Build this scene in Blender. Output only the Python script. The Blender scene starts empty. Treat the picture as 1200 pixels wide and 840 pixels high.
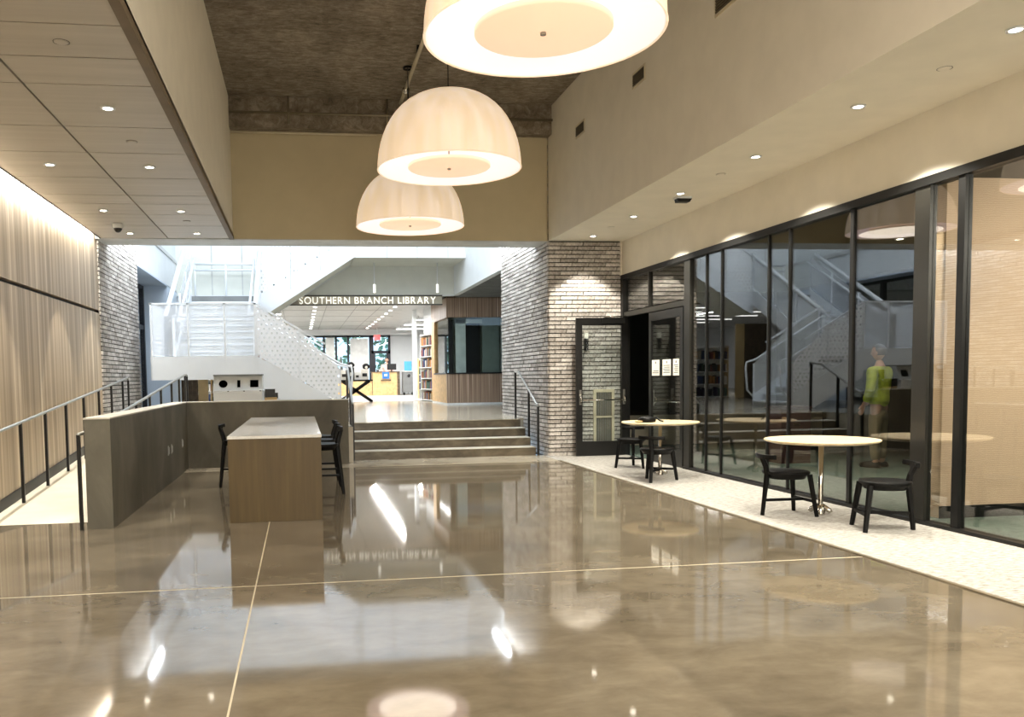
import bpy, bmesh, math, random
from mathutils import Vector, Matrix
random.seed(7)
scene = bpy.context.scene
COL = scene.collection
PI = math.pi

# ------------------------------------------------------------------ camera
FPX, PPX, PPY = 1000.0, 493.4, 507.0
YAW, PITCH, ROLL, HC = .1391, -.0648, -.0154, 1.42
fw = Vector((math.sin(YAW)*math.cos(PITCH), math.cos(YAW)*math.cos(PITCH), math.sin(PITCH)))
rt = Vector((math.cos(YAW), -math.sin(YAW), 0)); up = rt.cross(fw)
r2 = math.cos(ROLL)*rt + math.sin(ROLL)*up
u2 = -math.sin(ROLL)*rt + math.cos(ROLL)*up
cd = bpy.data.cameras.new('camera'); cam = bpy.data.objects.new('camera', cd); COL.objects.link(cam)
cam.matrix_world = Matrix(((r2.x, u2.x, -fw.x, 0), (r2.y, u2.y, -fw.y, 0), (r2.z, u2.z, -fw.z, HC), (0, 0, 0, 1)))
cd.sensor_width = 36; cd.lens = FPX/1200*36
cd.shift_x = (600-PPX)/1200; cd.shift_y = (PPY-420)/1200
cd.clip_end = 300; cd.clip_start = .05
scene.camera = cam

# ------------------------------------------------------------------ world, exposure, large lights
w = bpy.data.worlds.new('world'); scene.world = w; w.use_nodes = True
bg = w.node_tree.nodes['Background']; bg.inputs[0].default_value = (.55, .76, 1, 1); bg.inputs[1].default_value = 1.7
vs = scene.view_settings
vs.view_transform = 'Standard'; vs.look = 'None'; vs.gamma = 1; vs.use_curve_mapping = False
vs.exposure = 0.40

def area(name, loc, size, power, color=(1, 1, 1), rot=(0, 0, 0), shape='RECTANGLE', spread=PI):
    l = bpy.data.lights.new(name, 'AREA'); l.shape = shape; l.size = size[0]
    if shape in ('RECTANGLE', 'ELLIPSE'): l.size_y = size[1]
    l.energy = power; l.color = color; l.spread = spread
    o = bpy.data.objects.new(name, l); COL.objects.link(o); o.location = loc; o.rotation_euler = rot
    return o
COOL = (.86, .93, 1.0); WARM = (1.0, .92, .80); NEUT = (1, .95, .88)
area('skylight_light', (.6, 18.0, 11.8), (6.6, 5.6), 880, COOL, (.2, 0, 0))
area('atrium_front_fill', (.6, 15.32, 6.6), (6.4, 3.2), 330, COOL, (1.05, 0, 0))  # unseen fill added to light the stair fronts from the hall side
area('atrium_side_fill_west', (-3.1, 18.6, 7.2), (3.0, 5.5), 60, COOL, (0, -.95, 0))  # unseen fill added to brighten the bricks on the pier side
area('atrium_side_fill_east', (4.2, 18.6, 7.2), (3.0, 5.5), 60, COOL, (0, .95, 0))  # unseen fill added to brighten the left brick wall
for lx in (-3.4, .54, 3.2, 5.4): area('library_strip_light', (lx, 34, 3.6), (.10, 14), 380, (1, .98, .96))
area('hall_rear_fill', (1.6, -1.0, 5.8), (4.5, 4.5), 700, WARM)  # unseen panel added to lift the walls, stands for hall lights further back
area('hall_frontal_fill', (1.6, -4.8, 2.6), (5.5, 3.6), 130, (1, .96, .9), (PI/2, 0, 0))  # added frontal fill down the hall, the rear wall has no window

# ------------------------------------------------------------------ helpers
class MB:
    def __init__(s): s.v = []; s.f = []; s.sm = []
    def add(s, vs, fs, smooth=False):
        n = len(s.v); s.v += [tuple(v) for v in vs]
        s.f += [tuple(i+n for i in f) for f in fs]; s.sm += [smooth]*len(fs); return s
    def box(s, x0, x1, y0, y1, z0, z1):
        return s.add([(x0,y0,z0),(x1,y0,z0),(x1,y1,z0),(x0,y1,z0),(x0,y0,z1),(x1,y0,z1),(x1,y1,z1),(x0,y1,z1)],
                     [(3,2,1,0),(4,5,6,7),(0,1,5,4),(1,2,6,5),(2,3,7,6),(3,0,4,7)])
    def prism(s, pts, h):      # pts: list of 3D points (planar polygon), h: extrusion vector
        n = len(pts); h = Vector(h); a = [Vector(p) for p in pts]; b = [p+h for p in a]
        fs = [tuple(range(n)), tuple(range(2*n-1, n-1, -1))]
        fs += [(i, i+n, (i+1) % n+n, (i+1) % n) for i in range(n)]
        return s.add(a+b, fs)
    def tube(s, pts, r, n=8, smooth=True, cap=True):
        pts = [Vector(p) for p in pts]; m = len(pts)
        if not isinstance(r, (list, tuple)): r = [r]*m
        vs = []; prev = None
        for i, p in enumerate(pts):
            t = (pts[min(i+1, m-1)]-pts[max(i-1, 0)]).normalized()
            if prev is None:
                a = Vector((0, 0, 1)) if abs(t.z) < .9 else Vector((1, 0, 0)); x = t.cross(a).normalized()
            else: x = (prev-t*prev.dot(t)).normalized()
            prev = x; y = t.cross(x)
            for k in range(n):
                an = 2*PI*k/n + (PI/4 if n == 4 else 0); vs.append(p+r[i]*(math.cos(an)*x+math.sin(an)*y))
        fs = [(i*n+k, i*n+(k+1) % n, (i+1)*n+(k+1) % n, (i+1)*n+k) for i in range(m-1) for k in range(n)]
        if cap: fs += [tuple(range(n-1, -1, -1)), tuple(range((m-1)*n, m*n))]
        return s.add(vs, fs, smooth and n > 4)
    def bar(s, a, b, w): return s.tube([a, b], w*.7071, 4, False)
    def lathe(s, prof, n=32, c=(0, 0, 0), smooth=True, capb=False, capt=False):
        vs = [(c[0]+r*math.cos(2*PI*k/n), c[1]+r*math.sin(2*PI*k/n), c[2]+z) for r, z in prof for k in range(n)]
        m = len(prof)
        fs = [(i*n+k, i*n+(k+1) % n, (i+1)*n+(k+1) % n, (i+1)*n+k) for i in range(m-1) for k in range(n)]
        s.add(vs, fs, smooth)
        if capb: s.add([], [])or s.f.append(tuple(len(s.v)-len(vs)+k for k in range(n-1, -1, -1))); s.sm += [False] if capb else []
        if capt: s.f.append(tuple(len(s.v)-n+k for k in range(n))); s.sm.append(False)
        return s
    def cyl(s, c, r, z0, z1, n=20): return s.lathe([(r, z0), (r, z1)], n, c, True, True, True)
    def mesh(s, name):
        me = bpy.data.meshes.new(name); me.from_pydata(s.v, [], s.f)
        me.polygons.foreach_set('use_smooth', s.sm); me.update(); return me
    def build(s, name, m, parent=None, bevel=0):
        me = s.mesh(name)
        o = bpy.data.objects.new(name, me); COL.objects.link(o); me.materials.append(M[m] if isinstance(m, str) else m)
        if parent is not None: o.parent = parent
        if bevel:
            b = o.modifiers.new('bevel', 'BEVEL'); b.width = bevel; b.segments = 2; b.limit_method = 'ANGLE'
        return o
def tag(o, label=None, cat=None, group=None, kind=None):
    if label: o['label'] = label
    if cat: o['category'] = cat
    if group: o['group'] = group
    if kind: o['kind'] = kind
    return o
def thing(name, label, cat, loc=(0, 0, 0), rz=0, group=None, kind=None):
    o = bpy.data.objects.new(name, None); COL.objects.link(o); o.location = loc; o.rotation_euler = (0, 0, rz)
    o.empty_display_size = .1
    return tag(o, label, cat, group, kind)
def struct(name, mb, m, label, cat='wall', bevel=0):
    return tag(mb.build(name, m, None, bevel), label, cat, None, 'structure')
def copy_tree(o, parent=None):
    c = o.copy(); COL.objects.link(c)
    if parent is not None: c.parent = parent
    for ch in list(o.children): copy_tree(ch, c)
    return c
def share(name, me, parent, loc=(0, 0, 0), rot=None, scale=None):
    o = bpy.data.objects.new(name, me); COL.objects.link(o); o.parent = parent; o.location = loc
    if rot: o.rotation_euler = rot
    if scale: o.scale = scale
    return o

# ------------------------------------------------------------------ materials
M = {}
def srgb(c): return tuple(((v/255)/12.92 if v/255 <= .04045 else ((v/255+.055)/1.055)**2.4) for v in c)
def newmat(name):
    m = bpy.data.materials.new(name); m.use_nodes = True
    nt = m.node_tree; b = nt.nodes['Principled BSDF']; M[name] = m
    return m, nt, b
def N(nt, t, **kw):
    n = nt.nodes.new(t)
    for k, v in kw.items(): setattr(n, k, v)
    return n
def L(nt, a, b): nt.links.new(a, b)
def coords(nt, scale=(1, 1, 1), src='Object'):
    tc = N(nt, 'ShaderNodeTexCoord'); mp = N(nt, 'ShaderNodeMapping'); mp.inputs['Scale'].default_value = scale
    L(nt, tc.outputs[src], mp.inputs[0]); return mp.outputs[0]
def ramp(nt, fac, stops):
    r = N(nt, 'ShaderNodeValToRGB'); e = r.color_ramp.elements
    while len(e) < len(stops): e.new(.5)
    for i, (p, c) in enumerate(stops): e[i].position = p; e[i].color = (*srgb(c), 1)
    L(nt, fac, r.inputs[0]); return r.outputs[0]
def noise(nt, vec, scale, detail=4, rough=.55, dist=0):
    n = N(nt, 'ShaderNodeTexNoise'); n.inputs['Scale'].default_value = scale; n.inputs['Detail'].default_value = detail
    n.inputs['Roughness'].default_value = rough; n.inputs['Distortion'].default_value = dist
    L(nt, vec, n.inputs['Vector']); return n.outputs['Fac']
def bump(nt, b, h, st=.3, d=.01):
    n = N(nt, 'ShaderNodeBump'); n.inputs['Strength'].default_value = st; n.inputs['Distance'].default_value = d
    L(nt, h, n.inputs['Height']); L(nt, n.outputs[0], b.inputs['Normal'])
def plain(name, c, rough=.5, metal=0, var=.06, vscale=3, spec=.5):
    m, nt, b = newmat(name)
    d = [max(0, v*(1-var)) for v in c]; l = [min(255, v*(1+var)) for v in c]
    f = noise(nt, coords(nt), vscale, 3)
    L(nt, ramp(nt, f, [(.3, d), (.7, l)]), b.inputs['Base Color'])
    b.inputs['Roughness'].default_value = rough; b.inputs['Metallic'].default_value = metal
    b.inputs['Specular IOR Level'].default_value = spec
    return m
def streak(name, stops, scale, rough=.5, detail=3, bmp=0):
    m, nt, b = newmat(name); v = coords(nt, scale)
    f = noise(nt, v, 1, detail, .6)
    L(nt, ramp(nt, f, stops), b.inputs['Base Color']); b.inputs['Roughness'].default_value = rough
    if bmp: bump(nt, b, f, bmp, .004)
    return m
def emit(name, c, s):
    m, nt, b = newmat(name)
    b.inputs['Base Color'].default_value = (*srgb(c), 1); b.inputs['Emission Color'].default_value = (*srgb(c), 1)
    b.inputs['Emission Strength'].default_value = s; b.inputs['Roughness'].default_value = .6
    return m

plain('cream', (226, 220, 205), .85, var=.015)
plain('cream_back', (190, 178, 148), .85, var=.015)
plain('white_paint', (222, 226, 228), .7, var=.01)
plain('white_metal', (222, 226, 230), .45, var=.008)
plain('grey_white', (214, 216, 208), .8, var=.015)
plain('soffit_trim', (112, 98, 78), .6)
plain('black_metal', (14, 14, 14), .35, var=.1)
plain('black_frame', (15, 15, 14), .45, var=.1, spec=.35)
plain('dark_bronze', (36, 35, 31), .4, .2)
plain('chrome', (200, 196, 188), .12, 1)
plain('black_wood', (5, 5, 5), .5, var=.15, vscale=20, spec=.22)
plain('metal_trim', (128, 118, 98), .4, .5)
plain('joint', (196, 186, 160), .6)
plain('navy_frame', (14, 20, 34), .4)
plain('daylight_tint', (200, 214, 230), .8, var=.01)  # bluish window daylight in the recess is put into this colour
plain('quartz', (226, 226, 222), .12, var=.03, vscale=25)
plain('grille_dark', (92, 84, 68), .6)
plain('grille_frame', (200, 190, 165), .5)
plain('steel', (165, 165, 160), .3, .9)
plain('paper', (235, 234, 226), .8)
plain('ink', (60, 60, 60), .8)
plain('oak', (214, 178, 124), .5, var=.1, vscale=8)
plain('table_wood', (222, 202, 164), .35, var=.05, vscale=6)
plain('light_grey', (190, 192, 190), .5)
plain('cart_grey', (120, 122, 122), .5)
plain('blue_sign', (40, 110, 190), .5)
plain('poster_blue', (80, 165, 215), .5)
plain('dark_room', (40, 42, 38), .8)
plain('dark_wood', (96, 80, 62), .6, var=.2, vscale=10)
plain('teal_carpet', (92, 108, 98), .9, var=.12, vscale=12)
plain('white_shelf', (228, 230, 228), .5)
plain('skin', (205, 160, 135), .6)
plain('hair', (45, 35, 28), .7)
plain('pink_shirt', (225, 190, 180), .8)
plain('hivis', (196, 214, 60), .8, var=.12, vscale=9)
plain('dark_cloth', (28, 28, 28), .9)
plain('khaki', (128, 116, 88), .9)
plain('kiosk_glass_back', (120, 132, 124), .4)
plain('kiosk_white', (200, 210, 205), .5)
plain('kiosk_dark', (14, 15, 15), .4)
plain('hole_black', (3, 3, 3), 1, spec=0)
plain('sign_band', (172, 166, 150), .7)
plain('tan_panel', (196, 168, 120), .6)
plain('maroon', (56, 28, 25), .7)
plain('foliage', (96, 132, 110), .9, var=.5, vscale=1.5)
plain('lawn', (110, 130, 90), .9)
plain('deck_metal', (150, 152, 150), .45, .4)
streak('wall_wood', [(.28, (144, 128, 106)), (.46, (176, 160, 136)), (.6, (196, 180, 156)), (.72, (240, 230, 212))], (1, 12, .10), .45, 3)
streak('kiosk_wood', [(.3, (104, 84, 68)), (.45, (146, 122, 102)), (.58, (170, 146, 124)), (.7, (214, 194, 172))], (30, 30, .3), .5, 2)
streak('island_wood', [(.3, (75, 60, 30)), (.5, (83, 67, 35)), (.7, (91, 75, 41))], (14, 14, .8), .42, 4)
streak('ceil_panel', [(.3, (170, 163, 151)), (.5, (177, 170, 158)), (.7, (184, 177, 165))], (.5, 9, 1), .42, 4)
emit('down_led', (255, 246, 230), 14)
emit('cove_led', (255, 250, 240), 5)
emit('tube_led', (255, 255, 252), 3.2)
emit('dot_led', (255, 252, 245), 5)
emit('exit_red', (240, 70, 70), 1.1)
emit('lamp_shade', (255, 232, 206), .42)
nt = M['lamp_shade'].node_tree; b = nt.nodes['Principled BSDF']
f = noise(nt, coords(nt, (7, 7, .25)), 1, 2, .5)
L(nt, ramp(nt, f, [(.35, (228, 204, 172)), (.65, (255, 236, 212))]), b.inputs['Emission Color'])  # shading of the fabric folds put into the glow colour as upright streaks
emit('lamp_inner', (255, 244, 246), .27)
emit('bulb', (255, 240, 220), 1.5)
emit('lamp_disc', (255, 222, 190), .5)
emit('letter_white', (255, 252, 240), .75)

# polished concrete floor
m, nt, b = newmat('floor_concrete')
v = coords(nt)
f1 = noise(nt, v, .55, 5, .6, .4); f2 = noise(nt, coords(nt, (1, 1.6, 1)), 3.0, 8, .62, .3)
mx = N(nt, 'ShaderNodeMath', operation='MULTIPLY_ADD'); L(nt, f2, mx.inputs[0]); mx.inputs[1].default_value = .42
sc = N(nt, 'ShaderNodeMath', operation='MULTIPLY'); L(nt, f1, sc.inputs[0]); sc.inputs[1].default_value = .62; L(nt, sc.outputs[0], mx.inputs[2])
L(nt, ramp(nt, mx.outputs[0], [(.34, (88, 80, 66)), (.5, (112, 103, 87)), (.66, (134, 124, 106))]), b.inputs['Base Color'])
b.inputs['Roughness'].default_value = .05; b.inputs['IOR'].default_value = 1.6
bump(nt, b, noise(nt, v, 1.1, 2, .5), .02, .003)
# lighter border concrete / upper floor
m, nt, b = newmat('light_concrete')
f = noise(nt, coords(nt), 1.2, 6, .6)
L(nt, ramp(nt, f, [(.3, (158, 150, 132)), (.7, (190, 182, 164))]), b.inputs['Base Color']); b.inputs['Roughness'].default_value = .16
# cast concrete walls
m, nt, b = newmat('cast_concrete')
f = noise(nt, coords(nt, (1, 1, .6)), 1.6, 9, .62, .5)
L(nt, ramp(nt, f, [(.28, (72, 69, 59)), (.5, (93, 89, 77)), (.72, (116, 111, 98))]), b.inputs['Base Color']); b.inputs['Roughness'].default_value = .5
bump(nt, b, noise(nt, coords(nt), 14, 6), .15, .004)
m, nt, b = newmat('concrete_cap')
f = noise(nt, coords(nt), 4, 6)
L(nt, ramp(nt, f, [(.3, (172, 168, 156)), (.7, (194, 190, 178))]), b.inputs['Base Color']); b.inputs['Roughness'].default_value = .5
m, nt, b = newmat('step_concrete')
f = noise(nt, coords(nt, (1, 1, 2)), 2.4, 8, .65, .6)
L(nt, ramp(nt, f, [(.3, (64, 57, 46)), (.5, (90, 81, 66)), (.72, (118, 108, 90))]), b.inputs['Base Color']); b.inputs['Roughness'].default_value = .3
# ramp: pale concrete
plain('ramp_concrete', (222, 214, 194), .35, var=.04)
# carpet
m, nt, b = newmat('carpet')
f = noise(nt, coords(nt, (9, 30, 1)), 1.6, 6, .7)
L(nt, ramp(nt, f, [(.32, (118, 115, 108)), (.5, (164, 161, 154)), (.68, (204, 202, 197))]), b.inputs['Base Color']); b.inputs['Roughness'].default_value = .95
bump(nt, b, noise(nt, coords(nt), 160, 3), .5, .004)
# sprayed rough ceiling
m, nt, b = newmat('sprayed_ceiling')
v = coords(nt); f = noise(nt, coords(nt, (1, 2.2, 1)), 7, 12, .75, .6); f2 = noise(nt, v, 1.4, 5, .6)
mx = N(nt, 'ShaderNodeMath', operation='MULTIPLY_ADD'); L(nt, f, mx.inputs[0]); mx.inputs[1].default_value = .7
m2 = N(nt, 'ShaderNodeMath', operation='MULTIPLY'); L(nt, f2, m2.inputs[0]); m2.inputs[1].default_value = .3; L(nt, m2.outputs[0], mx.inputs[2])
L(nt, ramp(nt, mx.outputs[0], [(.38, (112, 101, 86)), (.5, (156, 143, 124)), (.62, (196, 183, 162))]), b.inputs['Base Color']); b.inputs['Roughness'].default_value = .95
bump(nt, b, f, 1.0, .12)
# bricks: colour from object random plus per-brick attribute
m, nt, b = newmat('brick')
oi = N(nt, 'ShaderNodeObjectInfo'); at = N(nt, 'ShaderNodeAttribute', attribute_name='tone')
ad = N(nt, 'ShaderNodeMath', operation='ADD'); L(nt, oi.outputs['Random'], ad.inputs[0]); L(nt, at.outputs['Fac'], ad.inputs[1])
fr = N(nt, 'ShaderNodeMath', operation='FRACT'); L(nt, ad.outputs[0], fr.inputs[0])
nz = noise(nt, coords(nt, src='Generated') if False else coords(nt), 22, 5, .7)
mx = N(nt, 'ShaderNodeMath', operation='MULTIPLY_ADD'); L(nt, nz, mx.inputs[0]); mx.inputs[1].default_value = .9
sb = N(nt, 'ShaderNodeMath', operation='MULTIPLY_ADD'); L(nt, fr.outputs[0], sb.inputs[0]); sb.inputs[1].default_value = .26; sb.inputs[2].default_value = -.06
L(nt, sb.outputs[0], mx.inputs[2])
L(nt, ramp(nt, mx.outputs[0], [(.22, (122, 115, 108)), (.45, (160, 154, 147)), (.62, (190, 185, 179)), (.85, (226, 222, 217))]), b.inputs['Base Color'])
b.inputs['Roughness'].default_value = .7; bump(nt, b, nz, .5, .01)
plain('mortar', (40, 36, 32), .95, var=.15, vscale=20)
# woven tan wall
m, nt, b = newmat('tan_fabric')
wv = N(nt, 'ShaderNodeTexWave', wave_type='BANDS', bands_direction='Z'); wv.inputs['Scale'].default_value = 16; wv.inputs['Distortion'].default_value = 4; wv.inputs['Detail'].default_value = 2
L(nt, coords(nt), wv.inputs['Vector'])
L(nt, ramp(nt, wv.outputs['Fac'], [(.2, (206, 178, 150)), (.8, (220, 193, 165))]), b.inputs['Base Color']); b.inputs['Roughness'].default_value = .9
# window glass: see-through and mirror-like
def glassmat(name, tint, ior=1.5):
    m = bpy.data.materials.new(name); m.use_nodes = True; nt = m.node_tree; nt.nodes.clear(); M[name] = m
    out = N(nt, 'ShaderNodeOutputMaterial'); tr = N(nt, 'ShaderNodeBsdfTransparent'); gl = N(nt, 'ShaderNodeBsdfGlossy')
    tr.inputs[0].default_value = (*tint, 1); gl.inputs['Roughness'].default_value = 0.0
    fr = N(nt, 'ShaderNodeFresnel')
    g = N(nt, 'ShaderNodeNewGeometry'); e_ = N(nt, 'ShaderNodeMath', operation='MULTIPLY_ADD'); L(nt, g.outputs['Backfacing'], e_.inputs[0]); e_.inputs[1].default_value = -2; e_.inputs[2].default_value = 1
    pw = N(nt, 'ShaderNodeMath', operation='POWER'); pw.inputs[0].default_value = ior; L(nt, e_.outputs[0], pw.inputs[1]); L(nt, pw.outputs[0], fr.inputs[0])
    mx = N(nt, 'ShaderNodeMixShader'); L(nt, fr.outputs[0], mx.inputs[0]); L(nt, tr.outputs[0], mx.inputs[1]); L(nt, gl.outputs[0], mx.inputs[2])
    L(nt, mx.outputs[0], out.inputs[0])
glassmat('glass', (.88, .89, .87), 1.95)
glassmat('clear_glass', (.93, .96, .96), 1.45)
# perforated white panel: round holes in a staggered grid
m, nt, b = newmat('perforated')
b.inputs['Base Color'].default_value = (.84, .86, .89, 1); b.inputs['Roughness'].default_value = .5
geo = N(nt, 'ShaderNodeNewGeometry'); sp = N(nt, 'ShaderNodeSeparateXYZ'); L(nt, geo.outputs['Position'], sp.inputs[0])
su = N(nt, 'ShaderNodeMath', operation='ADD'); L(nt, sp.outputs[0], su.inputs[0]); L(nt, sp.outputs[1], su.inputs[1])
def dots(ou, ov, pu, pv, r):
    def cell(src, off, p):
        a = N(nt, 'ShaderNodeMath', operation='MULTIPLY_ADD'); L(nt, src, a.inputs[0]); a.inputs[1].default_value = 1/p; a.inputs[2].default_value = 50+off
        c = N(nt, 'ShaderNodeMath', operation='FRACT'); L(nt, a.outputs[0], c.inputs[0])
        d = N(nt, 'ShaderNodeMath', operation='MULTIPLY_ADD'); L(nt, c.outputs[0], d.inputs[0]); d.inputs[1].default_value = p; d.inputs[2].default_value = -p/2
        e = N(nt, 'ShaderNodeMath', operation='MULTIPLY'); L(nt, d.outputs[0], e.inputs[0]); L(nt, d.outputs[0], e.inputs[1]); return e.outputs[0]
    s_ = N(nt, 'ShaderNodeMath', operation='ADD'); L(nt, cell(su.outputs[0], ou, pu), s_.inputs[0]); L(nt, cell(sp.outputs[2], ov, pv), s_.inputs[1])
    t = N(nt, 'ShaderNodeMath', operation='LESS_THAN'); L(nt, s_.outputs[0], t.inputs[0]); t.inputs[1].default_value = r*r; return t.outputs[0]
mxx = N(nt, 'ShaderNodeMath', operation='MAXIMUM'); L(nt, dots(0, 0, .10, .173, .024), mxx.inputs[0]); L(nt, dots(.5, .5, .10, .173, .024), mxx.inputs[1])
inv = N(nt, 'ShaderNodeMath', operation='SUBTRACT'); inv.inputs[0].default_value = 1; L(nt, mxx.outputs[0], inv.inputs[1]); L(nt, inv.outputs[0], b.inputs['Alpha'])

m, nt, b = newmat('fine_mesh')
b.inputs['Base Color'].default_value = (.82, .85, .89, 1); b.inputs['Roughness'].default_value = .5; b.inputs['Alpha'].default_value = .3
# ------------------------------------------------------------------ key dimensions
XW = -3.22          # left wall face
XG = 5.64           # glass wall
XS = 4.31           # right soffit edge / pier
XF = -1.04          # left fascia
YB = 14.5           # bulkhead
ZS = 3.74           # soffits
ZC = 5.97           # high ceiling
ZU = .6             # upper floor
Y0 = -5.0           # rear of the hall
XR = 10.6           # far side of glazed room

# ------------------------------------------------------------------ floor
fl = thing('floor', 'polished tan concrete hall floor', 'floor', kind='structure')
jx = (-3.3, -.34, 4.24); jy = (Y0, -.2, 5.92, 13.62)
for i in range(len(jx)-1):
    for j in range(len(jy)-1):
        MB().box(jx[i]+(.005 if i else 0), jx[i+1]-.005, jy[j]+.011, jy[j+1]-.011, -.12, 0).build('slab', 'floor_concrete', fl)
MB().box(-1.83, 4.31, 13.624, 14.8, -.12, 0).build('border_slab', 'light_concrete', fl)
MB().box(-3.3, 5.7, Y0, 13.63, -.2, -.001).build('joint_filler', 'joint', fl)
MB().box(4.244, 5.66, Y0, 14.55, -.12, .004).build('carpet_strip', 'carpet', fl)
MB().box(4.225, 4.265, Y0, 13.7, -.1, .008).build('edge_trim', 'metal_trim', fl)
# ramp
YR0, YR1 = 9.0, 16.2
struct('floor_ramp', MB().prism([(XW, YR0, 0.001), (XW, YR1, ZU), (XW, YR1, -.1), (XW, YR0, -.1)], (1.16, 0, 0)), 'ramp_concrete', 'pale concrete ramp rising along the wood wall', 'ramp')
# upper floor
uf = thing('floor_upper', 'upper level polished concrete floor beyond the steps', 'floor', kind='structure')
MB().box(-2.06, .86, 14.45, 16.2, -.1, ZU).build('landing_slab', 'light_concrete', uf)
MB().box(.86, 4.14, 15.98, 16.2, -.1, ZU).build('landing_slab', 'light_concrete', uf)
MB().box(-11, 12, 16.2, 43.2, -.1, ZU).build('upper_slab', 'light_concrete', uf)
MB().box(-11, 12, 29.6, 43.2, ZU-.02, ZU+.006).build('library_carpet', 'carpet', uf)
# steps
st = thing('floor_steps', 'four concrete steps up to the upper level', 'steps', (2.5, 14.78, 0), kind='structure')
for k in range(4):
    y0 = .36*k; y1 = .36*(k+1)+.02 if k < 3 else 1.2
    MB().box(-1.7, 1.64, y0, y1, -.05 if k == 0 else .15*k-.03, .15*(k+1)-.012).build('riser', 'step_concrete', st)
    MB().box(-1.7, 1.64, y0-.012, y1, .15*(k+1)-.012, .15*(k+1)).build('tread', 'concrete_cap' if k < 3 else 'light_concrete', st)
# ------------------------------------------------------------------ left wall
lw = thing('wall_left', 'left wall clad in vertical grained wood with a dark seam', 'wall', kind='structure')
MB().box(XW-.16, XW-.08, Y0, 14.6, -.1, 4.2).build('backing', 'black_frame', lw)
ys_ = [Y0, -1.6, 1.8, 5.2, 8.6, 12.0, 14.6]
for i in range(len(ys_)-1):
    MB().box(XW-.08, XW, ys_[i]+.001, ys_[i+1]-.001, 2.59, 4.1).build('wood_panel', 'wall_wood', lw)
    MB().box(XW-.08, XW, ys_[i]+.001, ys_[i+1]-.001, 0, 2.54).build('wood_panel', 'wall_wood', lw)
bz = .12
struct('baseboard_left', MB().prism([(XW, Y0, 0), (XW, YR0, 0), (XW, 14.6, .6*(14.6-YR0)/7.2), (XW, 14.6, .6*(14.6-YR0)/7.2+bz), (XW, YR0, bz), (XW, Y0, bz)], (.02, 0, 0)), 'black_frame', 'black baseboard climbing along the ramp', 'baseboard')
# cove light
cv = thing('cove_light', 'continuous bright cove light along the top of the wood wall', 'light', (XW+.05, 5, 3.82))
MB().box(-.03, .03, -9.5, 9.4, 0, .04).build('housing', 'white_metal', cv)
MB().box(-.025, .025, -9.5, 9.4, -.012, 0).build('diffuser', 'cove_led', cv)
area('cove_wash', (XW+.055, 5.0, 3.80), (.05, 18.6), 400, (1, .96, .89), (0, .12, 0))
# brick wall on the left beyond the wood
def brick_stuff(name, parent, xface, nx, y0, y1, z0, z1, axis='y'):
    """thin bricks on a plane x = xface, facing nx (+1/-1)"""
    mb = MB(); tones = []
    H, Lb = .0717, .3066; k = 0; z = z0
    while z < z1:
        y = y0-(k % 3)*Lb/3
        while y < y1:
            a, c = max(y+.005, y0), min(y+Lb-.005, y1)
            if c-a > .02:
                d = .022+random.uniform(-.006, .006)
                x0, x1 = (xface-.02, xface+d) if nx > 0 else (xface-d, xface+.02)
                mb.box(x0, x1, a, c, z+.008, min(z+H-.008, z1)); tones.append(random.random())
            y += Lb
        z += H; k += 1
    o = mb.build(name, 'brick', parent); o['kind'] = 'stuff'
    at = o.data.attributes.new('tone', 'FLOAT', 'FACE')
    at.data.foreach_set('value', [t for t in tones for _ in range(6)])
    return o
lb = thing('wall_left_brick', 'grey brick wall between the wood wall and dark window', 'wall', kind='structure')
MB().box(XW-.5, XW, 14.6, 17.95, -.1, 12).build('mortar_core', 'mortar', lb)
brick_stuff('bricks', lb, XW, 1, 14.6, 17.95, 0, 7.2)
# ------------------------------------------------------------------ left soffit ceiling of panels
cl = thing('ceiling_left', 'low soffit of pale metal panels over the ramp', 'ceiling', kind='structure')
MB().box(-3.13, XF, Y0, YB, ZS+.06, ZS+.1).build('backing', 'black_frame', cl)
MB().box(-3.142, -3.13, Y0, YB-.01, ZS-.012, ZS+.1).build('cove_edge', 'black_frame', cl)
sy = [Y0, -4.1, -3.2, -2.5, -1.6, -.7, .1, 1.0, 1.6, 2.3, 3.2, 4.1, 4.9, 5.37, 5.95, 6.54, 7.12, 8.26, 9.17, 10.27, 11.2, 11.73, 12.45, 13.33, YB-.01]
for i in range(len(sy)-1):
    for x0, x1 in ((-3.13, -2.085), (-2.065, XF-.06)):
        MB().box(x0, x1, sy[i]+.009, sy[i+1]-.009, ZS, ZS+.03).build('ceiling_panel', 'ceil_panel', cl)
MB().box(XF-.06, XF+.01, Y0, YB, ZS-.015, ZS+.05).build('edge_trim', 'soffit_trim', cl)
struct('wall_left_fascia', MB().box(XF-.1, XF, Y0, YB, ZS+.05, ZC), 'cream', 'cream fascia above the left soffit')
# high ceiling with sprayed beam
struct('ceiling_high', MB().box(XF-.1, XS+.1, Y0, YB+.3, ZC, ZC+.1), 'sprayed_ceiling', 'high rough sprayed brown ceiling', 'ceiling')
struct('trim_beam', MB().box(XF, XS, YB-.22, YB, 5.49, ZC), 'sprayed_ceiling', 'sprayed brown beam under the high ceiling', 'beam')
# bulkhead
bk = thing('wall_bulkhead', 'olive cream bulkhead wall behind the pendant lamps', 'wall', kind='structure')
MB().box(XF-.1, XS+.1, YB, YB+.67, ZS, 9).build('upper_wall', 'cream_back', bk)
MB().box(XW-.1, XF-.1, YB, YB+.67, ZS, 9).build('side_wall', 'grey_white', bk)
MB().box(XW, XS, YB-.005, YB+.675, ZS-.012, ZS).build('bottom_trim', 'light_grey', bk)
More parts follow.
